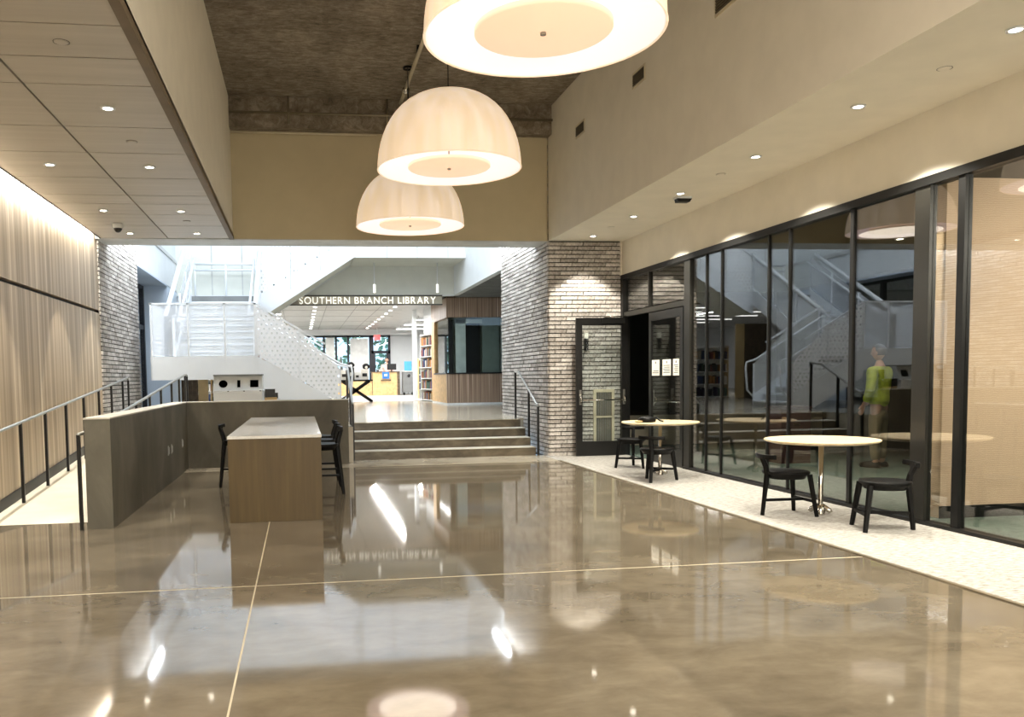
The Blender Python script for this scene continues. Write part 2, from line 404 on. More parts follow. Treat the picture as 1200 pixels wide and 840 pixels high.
# ------------------------------------------------------------------ right high wall, soffit and head wall
rw = thing('wall_right_upper', 'tall cream wall with vents above the right soffit', 'wall', kind='structure')
MB().box(XS, XS+.1, Y0, YB+.1, ZS, ZC).build('wall_face', 'cream', rw)
struct('ceiling_right', MB().box(XS+.1, XG+.1, Y0, YB, ZS, ZS+.08), 'cream', 'low cream soffit along the glass wall', 'ceiling')
struct('wall_right_head', MB().box(XG, XG+.12, Y0, YB+.05, 3.14, ZS), 'cream', 'cream wall band above the glass wall')
struct('wall_rear', MB().box(XW-.1, XR, Y0-.15, Y0, -.1, ZC), 'cream', 'cream wall closing the hall behind')
# ------------------------------------------------------------------ brick pier
pr = thing('wall_pier', 'grey brick pier between the steps and the glass door', 'wall', (XS, YB, 0), kind='structure')
MB().box(.012, XG-XS, .012, 3.45, -.05, 12).build('mortar_core', 'mortar', pr)
Lb, Hb = .3066, .0717
def brickmesh(w): return MB().box(0, w, -.016, .03, 0, Hb-.016).mesh('brick')
bm = {}
z = 0; k = 0; W = XG-XS-.03
while z < ZS-.02:
    x = -(k % 3)*Lb/3 if k % 3 else 0
    x = [0, -Lb*2/3, -Lb/3][k % 3]
    while x < W:
        a, c = max(x, -.012 if x <= 0 else x), min(x+Lb, W)
        wd = round(c-a-.011, 3)
        if wd > .03:
            if wd not in bm:
                bm[wd] = brickmesh(wd); bm[wd].materials.append(M['brick'])
            share('brick', bm[wd], pr, (a+.0055, random.uniform(-.005, .005)-.004, z+.008))
        x += Lb
    z += Hb; k += 1
o = brick_stuff('side_bricks', pr, .0, -1, .0, 3.45, 0, 8.0)
MB().box(XG-XS-.035, XG-XS-.005, -.02, .02, ZS-.62, ZS).build('corner_trim', 'cream', pr)
# ------------------------------------------------------------------ glass wall
gw = thing('window_1', 'dark framed floor to ceiling glass wall along the carpet', 'glass wall', (XG, 0, 0), kind='structure')
GT = 3.12
def mull(y0, y1, d=.1): MB().box(-.03, d, y0, y1, .0, GT).build('mullion', 'black_frame', gw)
MB().box(-.035, .1, Y0, YB, GT-.05, GT+.03).build('head_frame', 'black_frame', gw)
MB().box(-.035, .1, Y0, 12.0, 0, .035).build('sill_frame', 'black_frame', gw)
edges = []
for y0, y1 in ((11.83, 12.02), (11.345, 11.37), (10.905, 10.93), (9.74, 9.765), (9.29, 9.315), (8.14, 8.19), (7.05, 7.24), (6.64, 6.72), (5.0, 5.08), (3.2, 3.28), (1.4, 1.48), (-.4, -.32), (-2.6, -2.52)):
    (MB().box(-.012, .06, y0, y1, 0, GT) if y1-y0 > .05 else MB().box(0, .03, y0, y1, 0, GT)).build('mullion', 'dark_bronze' if y1-y0 > .15 else 'black_frame', gw)
    edges.append((y0, y1))
edges = sorted(edges); prev = Y0
for y0, y1 in edges:
    MB().box(.02, .028, prev, y0, .035, GT-.05).build('pane', 'glass', gw); prev = y1
# transom panes above the doors
MB().box(.02, .028, 12.02, 13.3, 2.52, GT-.05).build('pane', 'glass', gw)
MB().box(.02, .028, 13.34, 14.4, 2.52, GT-.05).build('pane', 'glass', gw)
MB().box(-.012, .06, 12.02, 14.46, 2.42, 2.50).build('transom_bar', 'dark_bronze', gw)
MB().box(-.015, .05, 13.3, 13.34, 2.52, GT-.05).build('mullion', 'dark_bronze', gw)
MB().box(-.03, .1, 14.38, 14.47, 0, GT).build('jamb', 'black_frame', gw)
def doorleaf(parent, wd, h=2.40, stile=.11):
    t = .045
    MB().box(0, stile, -t/2, t/2, .01, h).build('stile', 'black_metal', parent)
    MB().box(wd-stile, wd, -t/2, t/2, .01, h).build('stile', 'black_metal', parent)
    MB().box(stile, wd-stile, -t/2, t/2, h-.13, h).build('top_rail', 'black_metal', parent)
    MB().box(stile, wd-stile, -t/2, t/2, .01, .26).build('bottom_rail', 'black_metal', parent)
    MB().box(stile, wd-stile, -.006, .006, .26, h-.13).build('pane', 'clear_glass', parent)
def pushbar(parent, wd, y):
    p = MB().tube([(.1, y, .98), (wd-.1, y, .98)], .012, 8).build('push_bar', 'chrome', parent)
    for x in (.07, wd-.07):
        MB().tube([(x, y*.4, 1.06), (x, y, 1.03), (x, y*1.2, .97), (x, y*.4, .93)], .014, 8).build('bar_bracket', 'chrome', parent)
        MB().box(x-.018, x+.018, -abs(y)*.5 if y < 0 else .02, -.02 if y < 0 else y*.5, .9, 1.16).build('bracket_plate', 'steel', parent)
d1 = thing('door_1', 'black framed glass door standing open against the brick pier', 'door', (4.73, 14.31, 0), 0, kind='structure')
doorleaf(d1, .93); pushbar(d1, .93, -.07)
MB().box(.46, .86, -.075, -.023, 2.30, 2.40).build('door_closer', 'black_frame', d1)
MB().tube([(.5, -.05, 2.41), (.95, -.03, 2.43)], .012, 6).build('closer_arm', 'chrome', d1)
d2 = thing('door_2', 'closed black framed glass door leaf with three paper notices', 'door', (XG, 12.03, 0), PI/2, kind='structure')
doorleaf(d2, 1.25, 2.40, .09)
pushbar(d2, 1.25, -.07)
for i, (y0, y1) in enumerate(((12.88, 13.17), (12.46, 12.76), (12.17, 12.38))):
    p = thing('paper_notice', ['white paper notice on the glass nearest the open doorway', 'white paper notice between two others on the glass door', 'narrow white paper notice with a black arrow mark on the door'][i], 'notice', (XG-.012, y0, 1.39), 0, 'paper notices on the door glass')
    MB().box(-.002, 0, 0, y1-y0, 0, .25).build('sheet', 'paper', p)
    for j in range(5 if i else 2):
        MB().box(-.003, -.002, .03, (y1-y0)-.03-.03*(j % 2), .04+.028*j, .05+.028*j).build('text_line', 'ink', p)
    MB().box(-.003, -.002, (y1-y0)/2-.015, (y1-y0)/2+.015, .19, .225).build('mark', 'ink', p)
# ------------------------------------------------------------------ glazed room interior
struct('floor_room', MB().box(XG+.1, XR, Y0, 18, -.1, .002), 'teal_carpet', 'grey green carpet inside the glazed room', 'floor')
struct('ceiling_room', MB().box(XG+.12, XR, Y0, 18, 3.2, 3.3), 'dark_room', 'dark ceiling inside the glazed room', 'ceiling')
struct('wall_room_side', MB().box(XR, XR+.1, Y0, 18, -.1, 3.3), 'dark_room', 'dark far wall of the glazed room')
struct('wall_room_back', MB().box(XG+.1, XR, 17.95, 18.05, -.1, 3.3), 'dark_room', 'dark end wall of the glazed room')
struct('wall_room_partition', MB().box(6.0, XR, 7.3, 7.5, 0, 3.2), 'tan_fabric', 'tan woven partition wall seen through the glass')
struct('baseboard_room', MB().box(5.99, XR, 7.285, 7.3, 0.002, .12), 'black_frame', 'black baseboard under the tan partition', 'baseboard')
area('room_light', (7.4, 5.6, 3.15), (1.6, 2.5), 170, WARM, (.6, 0, 0))

# ------------------------------------------------------------------ concrete half walls
cw = thing('wall_half', 'board marked concrete half wall around the seating bay', 'wall', (-1.83, 8.55, 0), kind='structure')
MB().box(-.24, 0, 0, 5.9, 0, 1.065).build('ramp_side_wall', 'cast_concrete', cw)
MB().box(0, 2.6, 5.62, 5.9, 0, 1.065).build('bay_back_wall', 'cast_concrete', cw)
MB().prism([(-.245, -.005, 1.065), (.005, -.005, 1.065), (.005, 5.615, 1.065), (2.605, 5.615, 1.065), (2.605, 5.905, 1.065), (-.245, 5.905, 1.065)], (0, 0, .015)).build('wall_cap', 'concrete_cap', cw)
for yy in (12.1, 12.4, 13.5):
    o = thing('wall_outlet', 'small steel outlet cover on the concrete half wall', 'outlet', (-1.83, yy, .40), 0, 'outlet covers on the half wall')
    MB().box(0, .008, -.04, .04, 0, .13).build('cover_plate', 'steel', o, .002)
    MB().box(.008, .016, -.025, .025, .02, .11).build('flap', 'light_grey', o)

# ------------------------------------------------------------------ handrails
def rampz(y): return max(0, min(ZU, ZU*(y-YR0)/(YR1-YR0)))
hr = thing('handrail', 'black ramp handrail on posts along the wood wall', 'handrail', (-3.1, 7.2, 0))
pts = [(0, y-7.2, rampz(y)+.90) for y in (7.2, 8.2, 9.0, 10, 12, 14, 15.6, 16.2)]
pts = pts[:-1]+[(0, 8.85, 1.49), (0, 8.95, 1.44)]
MB().tube(pts, .019, 8).build('rail', 'steel', hr)
for y in (7.2, 8.15, 9.08, 10.02, 10.96, 11.9, 12.85, 13.8, 14.7, 15.62, 16.12):
    MB().bar((0, y-7.2, rampz(y)), (0, y-7.2, rampz(y)+.9-(.03 if y > 16 else 0)), .032).build('post', 'black_metal', hr)
hr = thing('handrail', 'black ramp handrail beside the concrete half wall', 'handrail', (-2.12, 8.53, 0))
pts = [(0, 0, .92), (0, .3, .93)]+[(0, y-8.53, rampz(y)+.93) for y in (9.3, 11, 13, 15.2, 16.3)]+[(0, 8.0, 1.53), (0, 8.1, 1.48)]
MB().tube(pts, .019, 8).build('rail', 'steel', hr)
for y in (8.53, 9.5, 10.5, 11.5, 12.5, 13.5, 14.6, 15.5, 16.3, 16.58):
    MB().bar((0, y-8.53, rampz(y)), (0, y-8.53, rampz(y)+.92), .032).build('post', 'black_metal', hr)
hr = thing('handrail', 'black stair handrail against the brick pier', 'handrail', (4.16, 14.7, 0))
MB().tube([(0, 0, .87), (0, .06, .9), (0, 1.35, 1.5), (0, 1.62, 1.5)], .018, 8).build('rail', 'steel', hr)
for y, z0, z1 in ((0, 0, .87), (.62, 0, 1.16), (1.6, ZU, 1.5)): MB().bar((0, y, z0), (0, y, z1), .036).build('post', 'black_metal', hr)
hr = thing('handrail', 'black stair handrail at the end of the concrete half wall', 'handrail', (.86, 14.72, 0))
MB().tube([(.02, 0, .98), (.02, .1, 1.02), (.02, 1.3, 1.56), (.02, 1.7, 1.6)], .022, 8).build('rail', 'steel', hr)
for y, z0, z1 in ((0, 0, .98), (.75, .31, 1.3), (1.65, ZU, 1.6)): MB().bar((.02, y, z0), (.02, y, z1), .04).build('post', 'black_metal', hr)

# ------------------------------------------------------------------ island table
it = thing('island_table', 'long communal table with wood end panels and white stone top', 'table', (-.27, 8.61, 0))
MB().box(-.46, .46, 0, .06, 0, .835).build('end_panel', 'island_wood', it, .002)
MB().box(-.46, .46, 4.14, 4.2, 0, .835).build('end_panel', 'island_wood', it, .002)
MB().box(-.05, .05, .06, 4.14, .0, .835).build('centre_panel', 'island_wood', it)
MB().box(-.465, .465, -.005, 4.205, .835, .865).build('top', 'quartz', it, .003)

# ------------------------------------------------------------------ chairs and stools
def make_chair(name, label, cat, loc, rz, seat=.44, bar=.585, rail=.15, spread=1.0, group=None):
    t = thing(name, label, cat, loc, rz, group)
    # three legs: two in front, one at the back that carries the back bar
    s = seat-.03
    for sx in (-1, 1):
        MB().tube([(sx*.205*spread, .215, 0), (sx*.155, .165, s)], [.021, .029], 6, False).build('leg', 'black_wood', t)
    MB().tube([(0, -.235*spread, 0), (0, -.19, s), (0, -.205, seat+.05), (0, -.245, bar-.01)], [.021, .030, .029, .026], 6, False).build('back_leg', 'black_wood', t)
    # rounded D shaped seat
    pts = []
    for k in range(28):
        a = 2*PI*k/28; c, s_ = math.cos(a), math.sin(a)
        x = .215*math.copysign(abs(c)**.72, c)*(1-.16*(s_ < 0)*abs(s_)); y = .205*math.copysign(abs(s_)**.72, s_)
        pts.append((x, y))
    mb = MB(); n = len(pts); rings = [(.80, seat-.075), (.86, seat-.045), (.97, seat-.03), (1.0, seat-.012), (.98, seat), (.7, seat-.008), (.3, seat-.013)]
    vs_ = [(x*q, y*q, z) for q, z in rings for x, y in pts]
    fs = [(i*n+k, i*n+(k+1) % n, (i+1)*n+(k+1) % n, (i+1)*n+k) for i in range(len(rings)-1) for k in range(n)]
    fs += [tuple(range(n-1, -1, -1)), tuple(range((len(rings)-1)*n, len(rings)*n))]
    mb.add(vs_, fs, True); mb.build('seat', 'black_wood', t)
    # curved back bar
    pr_ = []
    for k in range(9):
        u = -1+2*k/8; pr_.append((u*.17, -.25+.045*u*u, bar+.004*u*u))
    mb = MB(); vs_ = []; m_ = len(pr_)
    for (x, y, z) in pr_:
        for dy, dz in ((-.014, -.022), (.014, -.022), (.018, 0), (.014, .022), (-.014, .022), (-.018, 0)): vs_.append((x, y+dy, z+dz))
    fs = [(i*6+k, (i+1)*6+k, (i+1)*6+(k+1) % 6, i*6+(k+1) % 6) for i in range(m_-1) for k in range(6)]+[tuple(range(6)), tuple(range(m_*6-1, m_*6-7, -1))]
    mb.add(vs_, fs); mb.build('back_bar', 'black_wood', t)
    q = rail/seat
    xf = .205*spread*(1-q)+.155*q; yf = .215*(1-q)+.165*q
    MB().bar((-xf, yf, rail), (xf, yf, rail), .026).build('stretcher', 'black_wood', t)
    MB().bar((0, yf, rail), (0, -.235*spread*(1-q)-.19*q, rail), .026).build('stretcher', 'black_wood', t)
    return t
def face(dx, dy): return math.atan2(dy, dx)-PI/2
make_chair('cafe_chair', 'black three-legged wooden chair on the half-wall side of the nearer round table', 'chair', (4.74, 7.84, .004), face(1, -.02), group='chairs at the round tables')
make_chair('cafe_chair', 'black three-legged wooden chair standing close to the glass beside the wide mullion', 'chair', (5.13, 6.90, .004), face(-.36, .13), group='chairs at the round tables')
make_chair('cafe_chair', 'black three-legged wooden chair with its back bar turned away from the glass door', 'chair', (4.63, 10.68, .004), face(.3, .34), group='chairs at the round tables')
make_chair('cafe_chair', 'black three-legged wooden chair between the farther round table and the open door', 'chair', (4.98, 12.42, .004), face(-.25, -.45), group='chairs at the round tables')
for i, y in enumerate((10.45, 11.2, 11.95)):
    make_chair('counter_stool', ['black wooden counter stool nearest the wood end of the island', 'middle of three black wooden counter stools on the step side', 'black wooden counter stool nearest the concrete back wall'][i], 'stool', (.235, y, 0), face(-1, 0), .635, .815, .24, 1.1, 'counter stools at the island')
make_chair('counter_stool', 'lone black counter stool on the ramp side of the island', 'stool', (-.83, 11.55, 0), face(1, 0), .635, .815, .24, 1.1, 'counter stools at the island')

# ------------------------------------------------------------------ round tables
def round_table(label, x, y):
    t = thing('round_table', label, 'table', (x, y, .004), 0, 'round tables on the carpet')
    MB().lathe([(.46, .715), (.515, .728), (.53, .738), (.53, .745), (.525, .75)], 48, capb=True, capt=True).build('top', 'table_wood', t)
    MB().cyl((0, 0, 0), .024, .06, .72, 20).build('column', 'chrome', t)
    for k in range(4):
        a = k*PI/2+.6
        d = Vector((math.cos(a), math.sin(a), 0))
        MB().tube([d*.01+Vector((0, 0, .09)), d*.05+Vector((0, 0, .07)), d*.09+Vector((0, 0, .045)), d*.10+Vector((0, 0, .026))], [.026, .026, .026, .022], 8).build('foot', 'chrome', t)
    MB().cyl((0, 0, 0), .045, .0, .1, 20).build('base_hub', 'chrome', t)
    return t
round_table('round pale wood table on chrome column with an empty top', 5.07, 7.76)
round_table('round pale wood table carrying a black bag by the door', 4.95, 11.3)
bg_ = thing('black_bag', 'crumpled black bag lying on the round table', 'bag', (4.72, 11.22, .755))
mb = MB()
def blob(mb, c, r, n=14, m_=8, seed=1):
    rd = random.Random(seed); vs_ = []
    for i in range(m_+1):
        th = PI*i/m_
        for k in range(n):
            ph = 2*PI*k/n; q = 1+.12*rd.uniform(-1, 1)*math.sin(th)
            vs_.append((c[0]+r[0]*q*math.sin(th)*math.cos(ph), c[1]+r[1]*q*math.sin(th)*math.sin(ph), max(c[2]+r[2]*q*math.cos(th), 0) if c[2] >= 0 else c[2]+r[2]*math.cos(th)))
    fs = [(i*n+k, (i+1)*n+k, (i+1)*n+(k+1) % n, i*n+(k+1) % n) for i in range(m_) for k in range(n)]
    mb.add(vs_, fs, True); return mb
blob(mb, (0, 0, .03), (.12, .1, .055), seed=3); mb.build('body', 'black_wood', bg_)
MB().tube([(.08, .02, .04), (.14, .0, .06), (.18, -.02, .02), (.22, -.05, .01)], .012, 6).build('strap', 'black_wood', bg_)
mb = MB(); blob(mb, (-.12, -.02, .014), (.06, .06, .014), seed=5); mb.build('flap', 'oak', bg_)

# ------------------------------------------------------------------ pendant lamps
def lamp(label, x, y, z):
    t = thing('pendant_lamp', label, 'lamp', (x, y, z), 0, 'dome pendant lamps')
    R = .8; prof = []
    for k in range(15):
        a = PI/2*k/14
        prof.append((R*math.cos(a)**.80 if k < 14 else .001, .84*math.sin(a)**1.0))
    MB().lathe(prof, 64).build('shade', 'lamp_shade', t)
    MB().lathe([(r*.985, zz*.985+.002) for r, zz in prof], 64).build('inner_shade', 'lamp_inner', t)
    MB().lathe([(.8, -.006), (.805, .0), (.8, .012), (.785, .002), (.8, -.006)], 64).build('rim', 'lamp_shade', t)
    d = MB().lathe([(.001, .012), (.45, .012), (.46, .02), (.46, .05), (.001, .05)], 48).build('diffuser_disc', 'lamp_disc', t)
    MB().cyl((0, 0, 0), .02, -.004, .012, 16).build('finial', 'steel', d)
    MB().cyl((0, 0, 0), .01, .05, .82, 8).build('stem', 'steel', t)
    for k in range(3):
        a = 2*PI*k/3+.5
        blob(MB(), (.3*math.cos(a), .3*math.sin(a), .45), (.05, .05, .07), 10, 6, k).build('bulb', 'bulb', t)
    MB().cyl((0, 0, 0), .006, .83, ZC-z, 8).build('cable', 'black_metal', t)
    MB().cyl((0, 0, 0), .07, ZC-z-.03, ZC-z, 16).build('ceiling_canopy', 'black_metal', t)
    area('pendant_light', (x, y, z-.02), (1.2, 1.2), 9, (1, .9, .76), shape='DISK')
lamp('white dome pendant lamp showing its whole underside above the open floor', 1.66, 5.68, 3.69)
lamp('white dome pendant lamp hanging between two others', 1.70, 9.55, 3.73)
lamp('white dome pendant lamp closest to the olive bulkhead wall', 1.67, 12.75, 3.66)

# ------------------------------------------------------------------ downlights, vents, ceiling devices
def downlight(x, y, label, group, power, z=ZS, spot=1.25, color=(1, .92, .8)):
    t = thing('downlight', label, 'downlight', (x, y, z), 0, group)
    MB().lathe([(.042, -.012), (.06, -.014), (.062, -.002), (.042, .0)], 20).build('ring', 'white_metal', t)
    MB().cyl((0, 0, 0), .042, -.008, -.002, 18).build('lens', 'down_led', t)
    l = bpy.data.lights.new('downlight_spot', 'SPOT'); l.energy = power; l.spot_size = spot; l.spot_blend = .3; l.color = color; l.shadow_soft_size = .04
    o = bpy.data.objects.new('downlight_spot', l); COL.objects.link(o); o.location = (x, y, z-.03); o.parent = None
for y in (-3.5, -1, 2, 5.38, 7.05, 8.76, 10.6, 12.17, 13.92):
    downlight(4.91, y, 'small recessed downlight in the cream soffit over the carpet', 'downlights over the carpet', 300 if y < 13 else 230, spot=1.98 if y < 13 else 1.62, color=(1, .93, .8))
for x, y in ((-1.56, 4.6), (-1.56, 7.68), (-2.58, 7.68), (-2.58, 9.68), (-1.56, 9.71), (-2.58, 12.17), (-1.56, 12.17), (-2.58, 14.0), (-1.56, 13.96), (-1.56, 1.5), (-2.58, 1.5)):
    downlight(x, y, 'small recessed downlight in the panelled soffit over the ramp', 'downlights over the ramp', 150, spot=.95)
downlight(8.1, 10.7, 'small added fill light in the dark ceiling of the glazed room', 'added lights in the glazed room', 70, 3.2, 1.5)  # added lamp, brightens the person in the safety jacket behind the glass
for x, y in ((-1.56, 6.26), (-1.56, 8.73), (-1.58, 12.93)):
    o = thing('sprinkler_cover', 'flat round sprinkler cover in the panelled soffit', 'sprinkler cover', (x, y, ZS), 0, 'sprinkler covers in the panelled soffit')
    MB().lathe([(.0, -.006), (.04, -.007), (.05, -.002), (.05, .0)], 20, capt=True).build('cap', 'ceil_panel', o)
    MB().cyl((0, 0, 0), .056, -.0015, .0, 20).build('gap_ring', 'black_frame', o)
for x, y in ((4.99, 6.13), (4.93, 9.57), (4.91, 13.09)):
    o = thing('sprinkler_cover', 'flat round sprinkler cover in the cream soffit', 'sprinkler cover', (x, y, ZS), 0, 'sprinkler covers in the cream soffit')
    MB().lathe([(.0, -.006), (.04, -.007), (.05, -.002), (.05, .0)], 20, capt=True).build('cap', 'cream', o)
    MB().cyl((0, 0, 0), .056, -.0015, .0, 20).build('gap_ring', 'black_frame', o)
o = thing('emergency_light', 'white wedge shaped emergency light on the cream soffit', 'emergency light', (5.05, 10.84, ZS))
MB().box(-.1, .1, -.07, .07, -.03, 0).build('housing', 'white_metal', o, .005)
MB().prism([(-.1, -.07, -.03), (.1, -.07, -.03), (.08, -.05, -.07), (-.08, -.05, -.07)], (0, .1, 0)).build('lamp_head', 'black_frame', o)
o = thing('security_camera', 'white dome security camera with black lens on panelled soffit', 'camera', (-2.6, 13.19, ZS))
MB().cyl((0, 0, 0), .075, -.07, 0, 24).build('base', 'white_metal', o)
MB().lathe([(.06, -.07), (.056, -.09), (.04, -.115), (.02, -.128), (.001, -.132)], 20).build('dome', 'black_metal', o)
for y0, y1 in ((8.05, 8.5), (10.3, 10.7), (12.57, 12.98)):
    o = thing('air_vent', 'rectangular louvred air vent high on the cream wall', 'air vent', (XS, y0, 5.05), 0, 'air vents on the cream wall')
    MB().box(-.012, 0, 0, y1-y0, 0, .2).build('frame', 'grille_frame', o)
    MB().box(-.014, -.012, .03, y1-y0-.03, .03, .17).build('backing', 'black_frame', o)
    for k in range(5): MB().box(-.022, -.014, .03, y1-y0-.03, .035+.028*k, .047+.028*k).build('louvre', 'grille_dark', o)
o = thing('wall_grille', 'white framed floor grille on the brick pier behind the door', 'grille', (5.10, YB-.02, .16))
MB().box(0, .38, -.03, 0, 0, .05).build('frame_bottom', 'grille_frame', o); MB().box(0, .38, -.03, 0, .95, 1.0).build('frame_top', 'grille_frame', o)
for x in (0, .335): MB().box(x, x+.045, -.03, 0, .05, .95).build('frame_side', 'grille_frame', o)
MB().box(.045, .335, -.03, 0, .5, .535).build('frame_middle', 'grille_frame', o)
MB().box(.045, .335, -.012, 0, .05, .95).build('backing', 'grille_dark', o)
for k in range(9): MB().box(.06+.03*k, .07+.03*k, -.02, -.012, .05, .95).build('slat', 'cart_grey', o)
o = thing('card_reader', 'small black and white strobe unit on the brick pier', 'strobe', (4.93, YB-.02, 2.05))
MB().box(0, .07, -.04, 0, 0, .1).build('strobe_head', 'paper', o); MB().box(0, .07, -.05, 0, -.2, 0).build('body', 'black_metal', o)
# pipes at the high ceiling
o = thing('ceiling_pipe', 'steel sprinkler pipe along the brown beam', 'pipe', (XF, YB-.3, 5.70))
MB().tube([(.01, 0, 0), (XS-XF-.01, 0, 0)], .022, 8).build('pipe', 'metal_trim', o)
for x in (.95, 2.55, 4.1): MB().tube([(x, 0, -.17), (x, 0, .26)], .02, 8).build('hanger', 'metal_trim', o)
o = thing('conduit', 'thin pale conduit below the brown beam', 'conduit', (XF, YB-.06, 5.45))
MB().tube([(.01, 0, 0), (2.4, 0, 0)], .018, 8).build('pipe', 'grille_frame', o)
o = thing('ceiling_track', 'steel conduit with a round joint under the high ceiling', 'conduit', (1.72, 8.5, ZC-.1))
MB().tube([(0, -2.5, 0), (0, 5.6, 0)], .03, 8).build('pipe', 'grille_frame', o)
blob(MB(), (0, 4.9, -.02), (.06, .06, .06), 12, 8, 2).build('joint', 'chrome', o)
for y in (-2, .8, 3.4): MB().box(-.03, .03, y, y+.05, .0, .1).build('bracket', 'black_frame', o)
o = thing('sprinkler_drop', 'thin black drop rod under the ceiling conduit', 'rod', (1.74, 13.3, 5.0))
MB().cyl((0, 0, 0), .012, 0, .86, 8).build('rod', 'black_metal', o); MB().cyl((0, 0, 0), .03, -.03, 0, 10).build('head', 'chrome', o)

# ------------------------------------------------------------------ atrium shell
aw = thing('wall_atrium_left', 'white atrium wall above the recessed dark window', 'wall', kind='structure')
MB().box(XW-.5, XW, 17.95, 24, 3.8, 12).build('wall_face', 'white_paint', aw)
MB().box(XW-.8, XW, 22, 24, ZU, 3.78).build('return_wall', 'daylight_tint', aw)
MB().box(XW-1.1, XW, 17.95, 22, 3.77, 3.798).build('recess_soffit', 'daylight_tint', aw)
MB().box(XW, XW+.03, 19.0, 24, 4.53, 4.62).build('ledge', 'light_grey', aw)
wi = thing('window_2', 'black framed window recessed beyond the left brick wall', 'window', (XW-.62, 17.95, ZU), kind='structure')
for y in (0, 1.3, 2.6, 3.93): MB().box(-.05, .06, y, y+.12, 0, 3.2).build('mullion', 'navy_frame', wi)
for z_ in (0, 2.1, 3.1): MB().box(-.05, .05, .1, 4, z_, z_+.1).build('rail', 'navy_frame', wi)
for y in (0.12, 1.42, 2.72): MB().box(0, .01, y, y+1.2, .1, 3.1).build('pane', 'clear_glass', wi)
ab = thing('wall_atrium_back', 'pale wall above the library entrance behind the white stairs', 'wall', kind='structure')
MB().box(XW, XS, 23.7, 23.85, 3.70, 4.53).build('fascia', 'grey_white', ab)
MB().box(XW, XS, 23.7, 23.85, 4.53, 12).build('upper_wall', 'white_paint', ab)
for x in (-2.3, -1.5): MB().box(x, x+.03, 23.68, 23.7, 3.7, 12).build('seam_strip', 'light_grey', ab)
MB().box(XW, XS, 23.66, 23.86, 3.68, 3.70).build('bottom_edge', 'white_paint', ab)
struct('wall_atrium_right', MB().box(XS, XS+.15, 17.95, 23.85, 3.70, 12), 'white_paint', 'white wall above the grey metal ceiling beside the pier')
struct('wall_atrium_front', MB().box(XW-.6, XS+.2, YB+.67, YB+.75, ZS, 12), 'white_paint', 'white atrium face of the bulkhead')
struct('ceiling_atrium', MB().box(XW-.6, XS+.2, YB, 24, 11.95, 12.05), 'white_paint', 'white atrium ceiling around the skylight', 'ceiling')
for nm, x, lab in (('shelf_light', XW+.04, 'slim grey wall light strip high on the left brick wall'), ('shelf_light', XS-.02, 'slim grey wall light strip high on the brick pier side')):
    o = thing(nm, lab, 'wall light', (x, 15.3, 4.28), 0)
    area('brick_wash', (x+(.17 if x < 0 else -.17), 16.75, 4.25), (.08, 2.9), 50, COOL, (0, .22 if x < 0 else -.22, 0))
    s_ = 1 if x < 0 else -1
    MB().box(*sorted((0, s_*.2)), 0, 2.9, 0, .05).build('housing', 'light_grey', o)
    MB().box(*sorted((s_*.14, s_*.19)), .02, 2.88, -.01, 0).build('diffuser', 'cove_led', o)
# metal deck ceiling right of the pier, and library ceiling
dc = thing('ceiling_deck', 'grey ribbed metal ceiling above the wood kiosk', 'ceiling', kind='structure')
MB().box(XS+.15, 12, 17.95, 24.46, 3.74, 3.84).build('deck_sheet', 'deck_metal', dc)
for k in range(21): MB().box(XS+.15, 8, 18.1+.3*k, 18.22+.3*k, 3.69, 3.74).build('deck_rib', 'deck_metal', dc)
plain('lib_ceiling', (176, 176, 174), .5, var=.03)
lc = thing('ceiling_library', 'grey panelled library ceiling with rows of lights', 'ceiling', kind='structure')
MB().box(-11, 12, 23.85, 43.2, 3.80, 3.9).build('deck', 'lib_ceiling', lc)
for x in (-.55, .9, 1.9, 2.7): MB().box(x, x+.02, 24, 42, 3.792, 3.80).build('ceiling_joint', 'cart_grey', lc)
for k in range(5): MB().box(-1.2, 3.6, 27+3*k, 27.03+3*k, 3.794, 3.80).build('ceiling_joint', 'cart_grey', lc)
struct('trim_1', MB().box(-.3, 5.6, 41.9, 42.2, 3.55, 3.8), 'white_paint', 'white beam before the library windows', 'beam')
for x, n in ((.54, 10), (3.2, 10)):
    for k in range(n):
        o = tag(MB().cyl((0, 0, 0), .06, -.02, 0, 12).build('round_light', 'dot_led'), 'small round light in the dotted row on the library ceiling' if x < 1 else 'small round light in the slanting row toward the exit sign', 'ceiling light', 'dotted rows of library lights')
        o.location = (x, 27.2+1.5*k, 3.80)
for k in range(7):
    for x0, x1 in ((-6.5, -3.6), (-3.2, -.6)):
        o = thing('linear_light', 'long white linear light on the library ceiling left of the entrance' if x0 < -4 else 'long white linear light hanging behind the white stairs', 'ceiling light', (x0, 25.6+2.0*k, 3.62), 0, 'linear library lights')
        MB().box(0, x1-x0, -.06, .06, .03, .1).build('housing', 'white_metal', o); MB().box(0, x1-x0, -.055, .055, 0, .03).build('diffuser', 'tube_led', o)
        for q in (.2, x1-x0-.2): MB().cyl((q, 0, 0), .01, .1, .18, 6).build('rod', 'steel', o)
for k in range(4):
    o = thing('linear_light', 'long white linear light over the bookshelves near the exit', 'ceiling light', (4.4, 30+3*k, 3.62), 0, 'linear library lights')
    MB().box(0, 2.4, -.06, .06, .03, .1).build('housing', 'white_metal', o); MB().box(0, 2.4, -.055, .055, 0, .03).build('diffuser', 'tube_led', o)
    for q in (.2, 2.2): MB().cyl((q, 0, 0), .01, .1, .18, 6).build('rod', 'steel', o)
